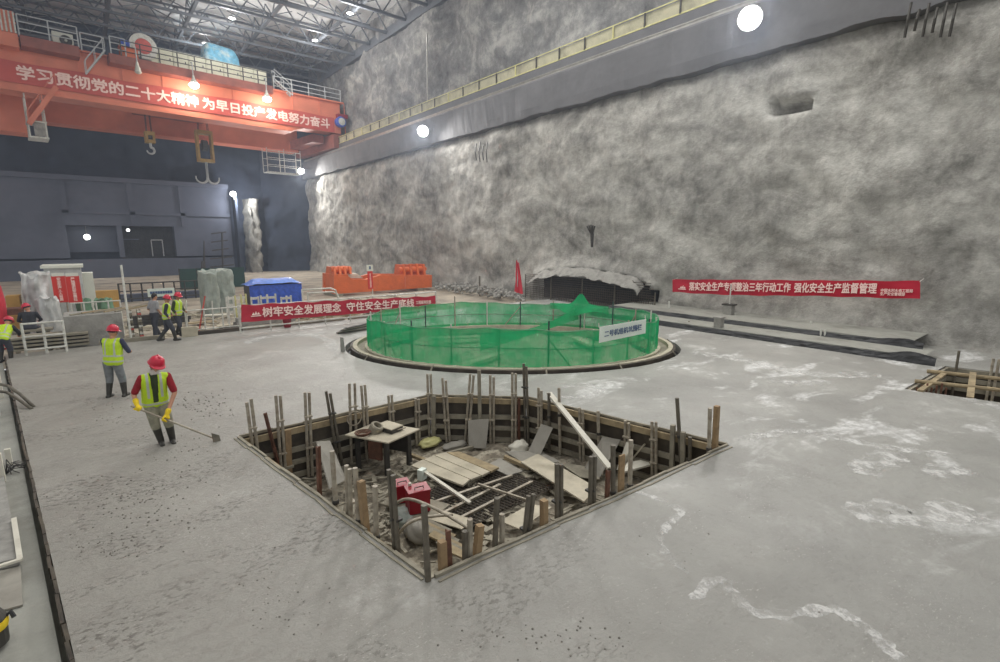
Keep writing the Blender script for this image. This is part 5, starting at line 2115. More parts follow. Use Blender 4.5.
def tarp_box(u0, v0, u1, v1, y, depth, m, label, name='tarpaulin_cover', seed=0, zb=-.3, sq=4, lean=0):
    vm = (v0 + v1) / 2
    a, b = GY(u0, vm, y), GY(u1, vm, y)
    a.z = GY((u0 + u1) / 2, v0, y).z
    cx, hw = (a.x + b.x) / 2, abs(b.x - a.x) / 2
    hh = a.z - zb
    mb = MB()

    def fn(s, t):
        th = 2 * math.pi * s
        c, sn = math.cos(th), math.sin(th)
        k = (abs(c) ** sq + abs(sn) ** sq) ** (-1 / sq)
        if t < .6:
            f, z = 1 + .06 * (1 - t / .6), t / .6
        else:
            f, z = 1 - ((t - .6) / .4) ** 1.5, 1
        n = fbm((c * 1.6 + seed, sn * 1.6, t * 3.6), 5, .65)
        f2 = f * (1 + .24 * n)
        zz = zb + hh * min(1, z) * (1 + .10 * noise.noise((c * 1.5 * f + seed, sn * 1.5 * f, 3)) * z)
        return (cx + hw * c * k * f2 + lean * z, y + depth / 2 + depth / 2 * sn * k * f2, zz)
    mb.grid(fn, 48, 24)
    bmesh.ops.remove_doubles(mb.bm, verts=mb.bm.verts[:], dist=1e-4)
    o = mb.obj(name, m, smooth=True)
    return tag(o, label, 'tarpaulin')


tarp_box(20, 275, 50, 312, 28.5, 2.6, m_whitetarp, 'large crumpled white plastic cover behind the seated man', seed=2, sq=2.4)
tarp_box(34, 299, 58, 314, 26.6, 1.2, m_whitetarp, 'lower crumpled white plastic cover under the red notice boards', seed=21, sq=2.2)
tarp_box(202, 272, 219, 300, 31, 1.2, m_greytarp, 'narrow grey-green wrapped bundle, left of a pair behind the walking men', seed=5, sq=3)
tarp_box(216, 270, 237, 302, 32, 1.4, m_greytarp, 'rounded grey-green wrapped bundle, right of a pair left of the blue cover', seed=9, sq=3, lean=-.1)
# white cabinet with two red notice boards in front
cbn = thing('site_cabinet', 'white box cabin standing behind the two red notice boards', 'cabin', (GY(64, 300, 31).x, 31.8, -.3))
a, b = GY(46, 285, 31), GY(83, 285, 31)
a.z = GY(60, 268, 31).z
MB().box(((a.x + b.x) / 2, 31.9, (a.z - .3) / 2), (b.x - a.x, 1.8, a.z + .3)).obj('body', m_whitetarp, cbn)
MB().box(((a.x + b.x) / 2, 31.9, a.z + .06), (b.x - a.x + .2, 2.0, .12)).obj('roof', m_acw, cbn)
for i, (u0, u1, key, side) in enumerate(((53, 66.9, 'redv1', 'left'), (67.1, 81, 'redv2', 'right'))):
    a, b = GY(u0, 290, 28.4), GY(u1, 290, 28.4)
    a.z, b.z = GY(u0, 276, 28.4).z, GY(u0, 303, 28.4).z
    t = thing('notice_board', 'red notice board with upright pale writing, the %s of two side by side' % side, 'notice board', ((a.x + b.x) / 2, 28.4, -.3), 'red notice boards')
    w = b.x - a.x
    nb_ = MB().box(((a.x + b.x) / 2, 28.42, (a.z + b.z) / 2), (w, .05, a.z - b.z)).obj('board', m_redsign, t)
    h = a.z - b.z
    lettering(key, Vector((a.x + w * .36, 28.385, b.z + h * .06)), (1, 0, 0), (0, 0, 1), w * .30, h * .88, m_pink, nb_)
    MB().box(((a.x + b.x) / 2, 28.42, a.z + .05), (w * .9, .06, .14)).obj('header', m_acw, t)
    for q in (.15, .85):
        MB().tube([(a.x + w * q, 28.47, -.3), (a.x + w * q, 28.47, b.z + .3)], .03, 6).obj('leg', m_steel, t)
bx(82, 273, 94, 292, 33, 1.2, 'white_container', m_acw, 'small white box right of the red notice boards', 'box', zb=-.3)
bx(85, 291, 119, 303, 33.5, .5, 'ochre_barrier', m_yelbar, 'long ochre board behind the concrete block', 'board', zb=-.3)
for i, (u0, u1, lab) in enumerate(((76, 92, 'left'), (96, 114, 'right'))):
    a, b = GY(u0, 299, 29), GY(u1, 312, 29)
    tarp_box(u0, 300, u1, 312, 29, .9, m_greencloth, 'low heap under green cloth behind the concrete block, the %s of two' % lab, 'green_heap', seed=12 + i, sq=2)
a, b = GY(72, 312, 26.5), GY(120, 303, 26.5)
rail_frame('railing', 'pale tube railing behind the concrete block', 'railing', a.x, b.x, 26.5, -.3, a.z + .35, 5, 2, m_whitep, .03)
# white sign board above the walking men
a, b = GY(147, 289, 31), GY(175, 295.5, 31)
t = thing('sign_board', 'wide white sign board on two legs behind the walking men', 'sign', ((a.x + b.x) / 2, 31, -.3))
MB().box(((a.x + b.x) / 2, 31, (a.z + b.z) / 2), (b.x - a.x, .05, a.z - b.z)).obj('board', m_paper, t)
mb = MB()
for k in range(9):
    MB().box((a.x + .15 + (b.x - a.x - .3) * k / 8, 30.965, (a.z + b.z) / 2), (.1, .01, .14)).obj('mark', m_ink, t)
for q in (.1, .9):
    MB().tube([(a.x + (b.x - a.x) * q, 31.04, -.3), (a.x + (b.x - a.x) * q, 31.04, b.z + .1)], .03, 6).obj('leg', m_steel, t)
# dark railing and low wall far behind
a, b = GY(118, 284, 42), GY(205, 287, 42)
rail_frame('railing', 'long dark railing on the low wall far behind the walking men', 'railing', a.x, b.x, 42, -.3, a.z, 9, 3, m_dark, .05)
bx(110, 293, 200, 300, 42.3, .6, 'low_wall', m_endpan, 'low dark wall under the long dark railing', 'low wall', zb=-.3)
g0, g1 = GY(179, 269, 50), GY(246, 287, 50)
t = thing('sheet_fence', 'dark green sheet fence at the foot of the far wall', 'fence', ((g0.x + g1.x) / 2, 50, -.3))
n_ = 4
for i in range(n_):
    xa, xb = g0.x + (g1.x - g0.x) * i / n_, g0.x + (g1.x - g0.x) * (i + 1) / n_
    MB().box(((xa + xb) / 2, 50, (g0.z - .3) / 2), (xb - xa - .06, .05, g0.z + .3)).obj('panel', m_greenbox, t)
    MB().box((xa, 50.06, (g0.z - .3) / 2), (.1, .1, g0.z + .35)).obj('post', m_dark, t)
# ladder-like rungs and an antenna by the far wall
a, b = endp(222, 233, 69), endp(222, 266, 69)
t = thing('rung_mast', 'dark mast with crossbars standing before the far wall beside the square column', 'mast', (b.x, 69, -.3))
MB().tube([(b.x, 69, -.3), (a.x, 69, a.z)], .1, 6).obj('pole', m_dark, t)
for k in range(5):
    z = b.z + (a.z - b.z) * k / 4
    w = (1.3, 1.2, .9, .9, .8)[k]
    MB().beam((b.x - w, 69, z - .1), (b.x + w, 69, z + .12), .12, .14).obj('crossbar', m_dark, t)
a, b = endp(204, 241, 69), endp(204, 272, 69)
t = thing('thin_mast', 'thin dark mast standing before the far wall left of the crossbar mast', 'mast', (b.x, 69, -.3))
MB().tube([(b.x, 69, -.3), (a.x, 69, a.z)], .09, 6, rs=[.16, .05]).obj('pole', m_dark, t)
MB().lathe([(.2, -.5), (.28, 0), (.15, .7)], (b.x, 69, b.z + .6), (0, 0, 1), 10).obj('sleeve', m_dark, t)

# blue cover
a, b = GY(247, 282, 35), GY(304, 298, 35)
cv = thing('blue_cover', 'long blue tarpaulin cover with a paler top behind the front banner', 'tarpaulin', ((a.x + b.x) / 2, 35.8, -.3))
mb = MB()
xa, xb = a.x, b.x
ztop, zmid = a.z, GY(250, 286, 35).z
m_bluetop = MAT('blue_tarp_top', rgb(104, 140, 218), .4, .15, 3, bump=.4, bscale=5)
def roof(s, t):
    x = xa + (xb - xa) * s
    e = min(1, min(s, 1 - s) / .14)
    return (x, 34.9 + 1.9 * t, zmid + (ztop - zmid + .12) * math.sin(math.pi * (.08 + .84 * t)) * e + .05 * noise.noise((x * 2, t * 3, 1)))
mb.grid(roof, 40, 10)
mb.obj('top_sheet', m_bluetop, cv, smooth=True)
mb = MB()
mb.grid(lambda s, t: (xa + .1 + (xb - xa - .2) * s, 35.0 + .08 * math.sin(s * 40) * (1 - t) + .1 * noise.noise((s * 9, t, 5)), -.3 + (zmid + .3) * t), 60, 6)
mb.obj('front_sheet', m_bluetarp, cv)
mb = MB()
mb.box(((xa + xb) / 2, 35.95, (zmid - .3) / 2), (xb - xa - .3, 1.6, zmid + .25))
mb.obj('core', m_dark, cv)
# white H-shaped barricades before it
for i, u in enumerate((226, 236, 243, 251, 262, 270, 281, 288)):
    a, b = GY(u, 297, 27), GY(u + (8, 7, 6, 8, 7, 9, 6, 5)[i], 306, 27)
    y = 27 + .25 * (i % 3)
    t = thing('barricade', '%s barricade frame in the row before the blue cover, %s from left' % ('yellow and white' if i in (1, 2) else 'white', ORD[i]), 'barricade', ((a.x + b.x) / 2, y, -.3), 'barricade frames behind the front banner')
    m = m_whitep if i not in (1, 2) else m_yel
    for x in (a.x, b.x):
        MB().tube([(x, y, -.3), (x, y, a.z + .05 * (i % 3))], .045, 6).obj('post', m, t)
    for z in (a.z - .08, a.z - .42, a.z - .75):
        MB().box(((a.x + b.x) / 2, y, z), (b.x - a.x, .03, .12)).obj('rail', m_whitep, t)
# hoop pipes
for i, (u0, u1) in enumerate(((302, 338), (310, 342))):
    a, b = GY(u0, 290 + 4 * i, 29), GY(u1, 300, 29)
    z = a.z
    tag(MB().tube([(a.x, 29 + i * .4, z), (b.x - .4, 29 + i * .4, z), (b.x - .12, 29 + i * .4, z - .12), (b.x, 29 + i * .4, z - .5), (b.x + .05, 29 + i * .4, -.3)], .05, 7).obj('bent_pipe', m_whitep, smooth=True), 'pale pipe bent down at its end behind the front banner, the %s of two' % ('upper', 'lower')[i], 'pipe', 'bent pipes behind the banner')
    tag(MB().tube([(a.x, 29 + i * .4, -.3), (a.x, 29 + i * .4, z + .04)], .05, 7).obj('pipe_stand', m_whitep), 'upright stand under the far end of the %s bent pipe' % ('upper', 'lower')[i], 'stand', 'bent pipe stands')

# orange steel trolley frame
YT = 36.5
o0, o1 = GY(334, 274, YT), GY(432, 292, YT)
zt_t, zb_t = o0.z, -.1
tr_ = thing('trolley_frame', 'orange steel crane trolley frame with raised ends standing before the rock wall', 'trolley', ((o0.x + o1.x) / 2, YT + 1, -.3))
pts = [(334, 274.5), (346, 274.5), (353, 279.5), (366, 279.5), (381, 275), (432, 275)]
top = [GY(u, v, YT) for u, v in pts]
bot = [GY(432, 291, YT), GY(334, 296, YT)]
for yy in (0, 2.0):
    mb = MB()
    P = [(p.x, YT + yy, p.z) for p in top] + [(bot[0].x, YT + yy, zb_t), (bot[1].x, YT + yy, zb_t)]
    mb.prism(P, (0, .35, 0))
    mb.obj('side_beam', m_orange2, tr_)
for p in (top[0], top[1], top[4], top[5]):
    MB().box((p.x + (.1 if p is not top[5] else -.1), YT + 1.1, (p.z + zb_t) / 2), (.2, 2.0, p.z - zb_t)).obj('cross_beam', m_orange2, tr_)
p = GY(405, 283, YT)
MB().box((p.x, YT - .03, (top[5].z + zb_t) / 2), (.06, .06, top[5].z - zb_t)).obj('stiffener', m_orange, tr_)
for (u0, u1) in ((333, 354), (402, 429)):
    a, b = GY(u0, 268.2 if u0 < 380 else 266, YT), GY(u1, 275, YT)
    z0 = (top[0] if u0 < 380 else top[5]).z - .02
    for k in range(4):
        x = a.x + (b.x - a.x) * (.12 + .25 * k)
        mb = MB()
        mb.prism([(x - .08, YT + .05, z0), (x - .08, YT + 1.9, z0), (x - .08, YT + 1.6, a.z + .08), (x - .08, YT + .25, a.z + .08)], (.16, 0, 0))
        mb.obj('lug', m_orange2, tr_)
    MB().lathe([(.16, 0), (.22, .05), (.22, b.x - a.x - .1), (.16, b.x - a.x)], (a.x, YT + .5, (z0 + a.z) / 2 + .1), (1, 0, 0), 16).obj('roller', m_orange2, tr_)
a, b = GY(390, 293, YT - .3), GY(417, 291, YT - .3)
MB().box(((a.x + b.x) / 2, YT - .2, a.z - .1), (b.x - a.x, .3, .25)).obj('bearer', m_dark, tr_)
for u in (338, 420):
    a = GY(u, 292, YT)
    MB().box((a.x, YT + 1, -.2), (.6, 2.4, .2)).obj('foot', m_timber_old, tr_)
tag(MB().prism([Vector((p.x, YT + .5, p.z + .03)) for p in (GY(339, 274.5, YT), GY(349, 279, YT), GY(366, 279, YT), GY(360, 274.5, YT))], (0, .6, .05)).obj('pale_cover', m_plank_white), 'pale sheet lying in the dip on top of the orange trolley frame', 'sheet')
# sign post before the trolley
a, b = GY(366.5, 265, 31), GY(373, 271, 31)
t = thing('sign_post', 'narrow sign with white head and red body before the orange trolley', 'sign', ((a.x + b.x) / 2, 31, -.3))
MB().box(((a.x + b.x) / 2, 31, (a.z + b.z) / 2), (b.x - a.x, .05, a.z - b.z)).obj('head', m_acw, t)
MB().box(((a.x + b.x) / 2, 30.97, (a.z + b.z) / 2 + .02), (.12, .01, .2)).obj('mark', m_ink, t)
c = GY(370, 289, 31)
MB().box(((a.x + b.x) / 2, 31, (b.z + c.z) / 2), ((b.x - a.x) * .8, .04, b.z - c.z)).obj('body', m_redsign, t)
lettering('sign', Vector((a.x + (b.x - a.x) * .36, 30.975, c.z + .1)), (1, 0, 0), (0, 0, 1), (b.x - a.x) * .28, (b.z - c.z) * .8, m_pink, t)
MB().tube([((a.x + b.x) / 2 + .15, 31.05, -.3), ((a.x + b.x) / 2 + .15, 31.05, a.z)], .03, 6).obj('pole', m_whitep, t)
# pale boards and sheets on the ground behind the far slab edge
for i in range(9):
    u = 186 + i * 17
    v = 331 - i * 1.6 - 5 * (i % 3)
    p = GZ(u, v, -.2)
    if p.y < 24.2:
        p.y = 24.2 + .25 * (i % 3)
    tag(MB().box((p.x, p.y + .5, -.2 + .05 * (i % 3)), (1.3, .5, .05), (0, .03 * (i % 3), .3 - .12 * i)).obj('loose_board', (m_ply_pale, m_timber, m_plank_white)[i % 3]), 'pale board lying beyond the far slab edge, %s from the left' % ORD[i], 'board', 'boards beyond the far slab edge')
# red and white poles and posts by the walking men
for i, (u0, v0, u1, v1, m, lab) in enumerate(((199, 337, 205, 296, m_rail_red, 'thin red slanting pole right of the walking men'), (214, 333, 212, 301, m_whitep, 'thin pale pole right of the red slanting pole'),
                                             (188, 337, 186, 300, m_whitep, 'thin pale pole just right of the walking men'), (230, 329, 228, 296, m_whitep, 'thin pale pole left of the front banner'))):
    a, b = GY(u0, v0, 23.9), GY(u1, v1, 23.9)
    a.z = -.02
    tag(MB().tube([a, b], .03, 6).obj('thin_pole', m), lab, 'pole', 'thin poles behind the slab edge')
a, b = GY(187, 330, 23.8), GY(240, 314, 23.8)
rail_frame('railing', 'pale rusty tube railing between the walking men and the front banner', 'railing', a.x, b.x, 23.85, 0, 1.0, 4, 2, m_whitep, .03)
p = GZ(189, 340, 0)
tag(MB().box((p.x + .15, 23.35, .2), (.55, .1, .42), (.1, 0, 0)).obj('upright_board', m_ply_pale), 'pale upright board at the slab edge by the walking men', 'board')
# mixed scrap behind: many small frames and lumber
mb = MB()
for i in range(420):
    x, y = random.uniform(-3, 17), random.uniform(24.3, 33)
    mb.box((x, y, -.24 + random.uniform(0, .14)), (random.uniform(.1, .9), random.uniform(.04, .2), .05), (random.uniform(-.2, .2), random.uniform(-.2, .2), random.uniform(0, 3.1)))
tag(mb.obj('scrap_litter', m_ply_pale), 'pale litter of scrap wood strewn on the ground beyond the slab', 'scrap wood', kind='stuff')
# lumber bundles
for i, (x, y, l, a, m, lab) in enumerate(((9.5, 26.2, 3.4, .05, m_timber, 'bundle of timber behind the right half of the front banner'), (6.3, 25.6, 2.6, -.1, m_conc, 'grey bundle behind the left half of the front banner'), (13.0, 25.4, 3.2, .1, m_timber_old, 'weathered timber bundle beyond the right end of the front banner'), (2.4, 29.5, 2.4, .2, m_dark, 'dark bundle of bars behind the walking men'))):
    t = thing('lumber_bundle', lab, 'lumber', (x, y, -.3), 'bundles beyond the slab')
    for r in range(3):
        for c in range(4 - r):
            MB().box((x, y + (c - (3 - r) / 2) * .2, -.2 + r * .19), (l + random.uniform(-.3, .2), .17, .17), (0, 0, 0)).obj('beam', m, t)

# ================================================================== THE LEFT STRIP
a = GZ(20, 565, -.12)
b = GZ(-20, 575, -.12)
c = GZ(-20, 488, -.12)
d = GZ(5, 482, -.12)
tag(MB().prism([a, d, c, b], (0, 0, .10)).obj('flat_slab', m_conc), 'low grey slab lying at the left edge beside the trench', 'slab')
tag(MB().beam(GZ(14, 519, 0), GZ(20, 560, 0), .055, .04).obj('white_board', m_plank_white), 'narrow white board on the edge of the low grey slab', 'board')
tag(MB().beam(GZ(22, 559, 0), GZ(-6, 568, .02), .05, .03).obj('white_strip', m_plank_white), 'thin white strip across the near end of the low grey slab', 'strip')
a = GZ(21, 568, -.12)
mb = MB()
mb.prism([a, GZ(23, 606, -.12), GZ(-20, 618, -.12), GZ(-20, 576, -.12)], (0, 0, .02))
tag(mb.obj('muddy_sheet', m_ply), 'muddy grey sheet on the strip below the low grey slab', 'sheet')
hp = [[GZ(-6, 383, .45), GZ(8, 386, .40), GZ(20, 394, .25), GZ(34, 407, .0)], [GZ(-6, 391, .42), GZ(6, 392, .36), GZ(18, 399, .2), GZ(32, 409, 0)]]
for i, P in enumerate(hp):
    tag(MB().tube(P, .035, 8).obj('black_hose', m_darkpost, smooth=True), 'dark hose bending from the left edge onto the slab, the %s of two' % ('farther', 'nearer')[i], 'hose', 'hoses at the left edge')
a = GZ(-22, 424, -.13)
t = thing('steel_cabinet', 'grey steel box with a white frame at the left edge beside the hoses', 'box', a)
MB().box((a.x, a.y + .3, .12), (.62, .5, .5)).obj('body', m_greyp, t)
MB().box((a.x + .02, a.y + .3, .39), (.66, .56, .05)).obj('lid', m_whitep, t)
for i, (u, v0, v1, lab) in enumerate(((3, 482, 452, 'white post at the left edge, nearest of the three'), (10, 465, 448, 'short white post at the left edge beside the nearest one'), (2, 398, 360, 'white post at the left edge beside the hoses'))):
    a = GZ(u, v0, -.13)
    h = (v0 - v1) * (a - _C).dot(_F) / FPX
    tag(MB().box(a + Vector((0, 0, h / 2)), (.08, .08, h)).obj('white_post', m_plank_white), lab, 'post', 'white posts at the left edge')
mb = MB()
a = GZ(6, 474, -.12)
for i in range(24):
    q = random.uniform(0, 6.28)
    mb.tube([a, a + Vector((math.cos(q) * .12, math.sin(q) * .12, random.uniform(.05, .22))), a + Vector((math.cos(q) * .25, math.sin(q) * .25, random.uniform(0, .15)))], .008, 4)
tag(mb.obj('wire_tuft', m_dark), 'dark tuft of tie wire at the foot of the white posts', 'wire', kind='stuff')
# made-up motor in place of a likely worker, cut by the left edge
a = GZ(-8, 652, -.13)
t = thing('stand_in_motor', 'yellow and black motor standing in for a likely worker, cut by the left edge', 'motor', a)
MB().lathe([(.10, 0), (.16, .03), (.17, .30), (.13, .38), (.05, .4)], a + Vector((-.03, .05, .02)), (0, 0, 1), 18).obj('housing', m_dark, t)
MB().lathe([(.175, 0), (.18, .04), (.175, .08)], a + Vector((-.03, .05, .22)), (0, 0, 1), 18).obj('band', m_glove, t)
MB().lathe([(.13, 0), (.13, .05), (.06, .10)], a + Vector((-.03, .05, .40)), (0, 0, 1), 18).obj('cap', m_glove, t)
MB().tube([a + Vector((.13, .05, .30)), a + Vector((.17, .05, .33)), a + Vector((.19, .03, .27))], .02, 6).obj('handle', m_black, t)
# ================================================================== PEOPLE
PENDING = []


def cap(bm, p0, r0, p1, r1, n=12):
    p0, p1 = Vector(p0), Vector(p1)
    d = p1 - p0
    L = d.length
    if L < 1e-5:
        d = Vector((0, 0, 1))
        p1 = p0 + d * 1e-4
        L = 1e-4
    d = d.normalized()
    a = Vector((0, 0, 1)) if abs(d.z) < .9 else Vector((1, 0, 0))
    s = d.cross(a).normalized()
    t = d.cross(s)
    rings = []
    for i in range(1, 5):
        q = math.pi / 2 * i / 4
        rings.append((p0 - d * r0 * math.cos(q), r0 * math.sin(q)))
    for i in range(0, 4):
        q = math.pi / 2 * i / 4
        rings.append((p1 + d * r1 * math.sin(q), r1 * math.cos(q)))
    V = [bm.verts.new(p0 - d * r0)]
    R = []
    for c, r in rings:
        R.append([bm.verts.new(c + (s * math.cos(2 * math.pi * j / n) + t * math.sin(2 * math.pi * j / n)) * r) for j in range(n)])
    e = bm.verts.new(p1 + d * r1)
    for j in range(n):
        bm.faces.new((V[0], R[0][(j + 1) % n], R[0][j]))
        bm.faces.new((e, R[-1][j], R[-1][(j + 1) % n]))
    for k in range(len(R) - 1):
        for j in range(n):
            bm.faces.new((R[k][j], R[k][(j + 1) % n], R[k + 1][(j + 1) % n], R[k + 1][j]))


def chain(bm, pts, rs):
    for i in range(len(pts) - 1):
        cap(bm, pts[i], rs[i], pts[i + 1], rs[i + 1])


def skinned(name, bm, mats, parent, voxel, smooth_it=5, fn=None, extra=None):
    me = bpy.data.meshes.new(name)
    bmesh.ops.recalc_face_normals(bm, faces=bm.faces[:])
    org = ORG[parent.name]
    bmesh.ops.translate(bm, verts=bm.verts[:], vec=-org)
    bm.to_mesh(me)
    bm.free()
    o = bpy.data.objects.new(name, me)
    SC.collection.objects.link(o)
    o.parent = parent
    r = o.modifiers.new('r', 'REMESH')
    r.mode = 'VOXEL'
    r.voxel_size = voxel
    s = o.modifiers.new('s', 'SMOOTH')
    s.factor = .5
    s.iterations = smooth_it
    PENDING.append((o, mats if isinstance(mats, list) else [mats], fn, extra, org))
    ORG[o.name] = org
    return o


def grip(c, s, wrist, up=1):
    """segments of a hand closed round an axis through c along s; wrist: where the forearm ends. Palm, four fingers, thumb."""
    c, s, wrist = Vector(c), Vector(s).normalized(), Vector(wrist)
    n = (wrist - c)
    n = (n - s * n.dot(s))
    n = n.normalized() if n.length > 1e-4 else s.orthogonal().normalized()
    b = s.cross(n) * up
    segs = []
    pc = c + n * .040
    for k in (-.034, -.012, .012, .034):
        segs.append(([wrist + s * k * .5, pc + s * k - b * .012, pc + s * k + b * .012], [.022, .018, .014]))
    for i, end in enumerate((205, 235, 225, 190)):
        o = s * ((i - 1.5) * .022)
        A = [30, 30 + (end - 30) * .42, 30 + (end - 30) * .75, end]
        P = [c + o + (n * math.cos(math.radians(q)) + b * math.sin(math.radians(q))) * .034 for q in A]
        segs.append((P, [.0115, .0105, .0095, .008]))
    o = s * -.045
    P = [pc + o * .7 - b * .012] + [c + o + (n * math.cos(math.radians(q)) + b * math.sin(math.radians(q))) * .036 for q in (-50, -105, -150)]
    segs.append((P, [.015, .012, .0105, .009]))
    return segs


def person(label, loc, fwd, J, wear, voxel=.013, group=None):
    """J: joints in the person's own frame (x to the person's right, y forward, z up)"""
    loc = Vector(loc)
    fwd = Vector((fwd[0], fwd[1], 0)).normalized()
    rt = Vector((fwd.y, -fwd.x, 0))

    def W(p):
        return loc + rt * p[0] + fwd * p[1] + Vector((0, 0, p[2]))
    P = {k: W(v) for k, v in J.items() if k != 'look' and k not in ('gripL', 'gripR')}
    t = thing('person', label, 'person', loc, group)
    look = J.get('look', (0, 1, -.1))
    lk = (rt * look[0] + fwd * look[1] + Vector((0, 0, look[2]))).normalized()
    hup = (P['head'] - P['neck']).normalized()
    hrt = lk.cross(hup).normalized()
    hup = hrt.cross(lk).normalized()
    H = P['head']
    up = (P['chest'] - P['pelvis']).normalized()
    srt = (P['shR'] - P['shL'])
    srt = (srt - up * srt.dot(up)).normalized()
    sf = up.cross(srt).normalized()
    mid = (P['pelvis'] + P['chest']) / 2

    def torso(bm, add, arms=True, legs=False):
        for q in (-1, 0, 1):
            chain(bm, [P['pelvis'] + srt * .085 * q, mid + srt * .075 * q + sf * .0, P['chest'] + srt * .085 * q], [.105 + add, .102 + add, .108 + add])
        w_ = min(add, .016)
        chain(bm, [P['shL'].lerp(P['shR'], .03), P['chest'] + up * .06, P['shR'].lerp(P['shL'], .03)], [.054 + w_, .09 + w_, .054 + w_])

    # ---- body
    bm = bmesh.new()
    torso(bm, 0)
    chain(bm, [P['chest'] + up * .1, P['neck'], H - hup * .05], [.07, .056, .052])
    chain(bm, [H - hup * .02 - lk * .012, H + hup * .055 - lk * .015], [.088, .088])
    chain(bm, [H - hup * .03 + lk * .025, H - hup * .085 + lk * .045], [.068, .042])
    chain(bm, [H + lk * .080 + hup * .012, H + lk * .108 - hup * .028], [.011, .015])
    chain(bm, [H + lk * .078 - hup * .062 - hrt * .018, H + lk * .078 - hup * .062 + hrt * .018], [.012, .012])
    for q in (-1, 1):
        chain(bm, [H + hrt * q * .088 - lk * .005 + hup * .02, H + hrt * q * .086 - lk * .005 - hup * .03], [.016, .012])
    hands = {}
    for sd, q in (('L', -1), ('R', 1)):
        chain(bm, [P['sh' + sd], P['el' + sd]], [.052, .042])
        fore = P['ha' + sd] - P['el' + sd]
        g = J.get('grip' + sd)
        s_ax = (rt * g[0] + fwd * g[1] + Vector((0, 0, g[2]))).normalized() if g else (srt * .3 + Vector((0, 0, 1)) * .1 + sf * .6).normalized()
        wr = P['ha' + sd] - fore.normalized() * .075
        chain(bm, [P['el' + sd], wr], [.043, .028])
        hs = grip(P['ha' + sd], s_ax, wr, 1 if q > 0 else -1)
        hands[sd] = hs
        for pts, rs in hs:
            chain(bm, pts, rs)
        chain(bm, [P['hip' + sd], P['kn' + sd]], [.092, .062])
        chain(bm, [P['kn' + sd], P['an' + sd]], [.060, .040])
        td = (rt * J.get('toe' + sd, (0, 1, 0))[0] + fwd * J.get('toe' + sd, (0, 1, 0))[1]) if 'toe' + sd in J else fwd
        P['td' + sd] = td.normalized()
        chain(bm, [P['an' + sd] - Vector((0, 0, .03)) - P['td' + sd] * .03, P['an' + sd] + P['td' + sd] * .13 - Vector((0, 0, .045))], [.04, .03])
    org = ORG[t.name]
    eyes = [(H + lk * .086 + hrt * q * .034 + hup * .014 - org, .011) for q in (-1, 1)]
    skinned('body', bm, [m_gskin, m_eye], t, voxel, 4, None, eyes)
    # ---- shirt with sleeves
    slv = wear.get('sleeve', 'long')
    bm = bmesh.new()
    torso(bm, .012)
    for sd in 'LR':
        e = P['sh' + sd].lerp(P['el' + sd], .85 if slv == 'short' else 1)
        chain(bm, [P['sh' + sd], e], [.068, .062 if slv == 'short' else .055])
        if slv == 'long':
            w = P['el' + sd].lerp(P['ha' + sd], .68)
            chain(bm, [P['el' + sd], w], [.056, .042])
    skinned('shirt', bm, wear['shirt'], t, voxel, 4)
    # ---- vest
    if wear.get('vest', True):
        bm = bmesh.new()
        torso(bm, .03)
        dark = wear.get('vest_inner')
        L = (P['chest'] - P['pelvis']).length

        def vf(c, P=P, up=up, srt=srt, sf=sf, L=L, dark=dark, org=org):
            d = c + org - P['pelvis']
            k, x, f = d.dot(up) / L, d.dot(srt), d.dot(sf)
            if dark and f > 0 and abs(x) < .055 - .02 * (1 - k) and k > .1:
                return 2
            if -.02 < k < .07 or .30 < k < .40 and not dark:
                return 1
            if .085 < abs(x) < .125 and k > .32:
                return 1
            return 0
        skinned('vest', bm, [m_vest, m_vest2, wear['shirt'] if not dark else dark], t, voxel, 3, vf)
    # ---- trousers
    bm = bmesh.new()
    for q in (-1, 0, 1):
        chain(bm, [P['pelvis'] + srt * .085 * q - up * .02, P['pelvis'] + srt * .085 * q + up * .06], [.122, .118])
    for sd in 'LR':
        w = P['kn' + sd].lerp(P['an' + sd], .18 if wear.get('boots', True) else .95)
        chain(bm, [P['hip' + sd], P['kn' + sd], w], [.112, .085, .080])
    skinned('trousers', bm, wear['trousers'], t, voxel, 4)
    # ---- boots
    for sd in 'LR':
        bm = bmesh.new()
        a = P['an' + sd]
        top = P['kn' + sd].lerp(a, .10 if wear.get('boots', True) else .9)
        chain(bm, [top, a], [.078 if wear.get('boots', True) else .055, .056])
        chain(bm, [a - Vector((0, 0, .03)) - P['td' + sd] * .045, a - Vector((0, 0, .035)) + P['td' + sd] * .15], [.052, .042])
        skinned('boot', bm, m_boot, t, voxel, 3)
    # ---- gloves
    if wear.get('gloves'):
        for sd in 'LR':
            bm = bmesh.new()
            for pts, rs in hands[sd]:
                chain(bm, pts, [r + .006 for r in rs])
            fore = P['ha' + sd] - P['el' + sd]
            wr = P['ha' + sd] - fore.normalized() * .075
            chain(bm, [wr - fore.normalized() * .09, wr], [.05, .036])
            skinned('glove', bm, m_glove, t, .0065, 2)
    # ---- helmet or hair
    c = H + hup * .035 - lk * .012
    if wear.get('helmet', True):
        mb = MB()
        mb.lathe([(.125, -.005), (.128, .01), (.124, .05), (.108, .092), (.075, .125), (.03, .142), (.004, .145)], c, hup, 26)
        mb.lathe([(.112, -.008), (.138, -.012), (.142, -.004), (.126, .012)], c, hup, 26)
        V = []

        def peak(a, b):
            th = math.radians(-62 + 124 * a)
            r = .122 + .062 * b * math.cos(th * .95)
            return c + (lk * math.cos(th) + hrt * math.sin(th)) * r + hup * (-.003 - .018 * b)
        mb.grid(peak, 16, 3, thick=hup * .008)
        mb.beam(c + hup * .145 - lk * .06, c + hup * .142 + lk * .05, .03, .012, hup)
        he = mb.obj('helmet', m_helmet, t, smooth=True)
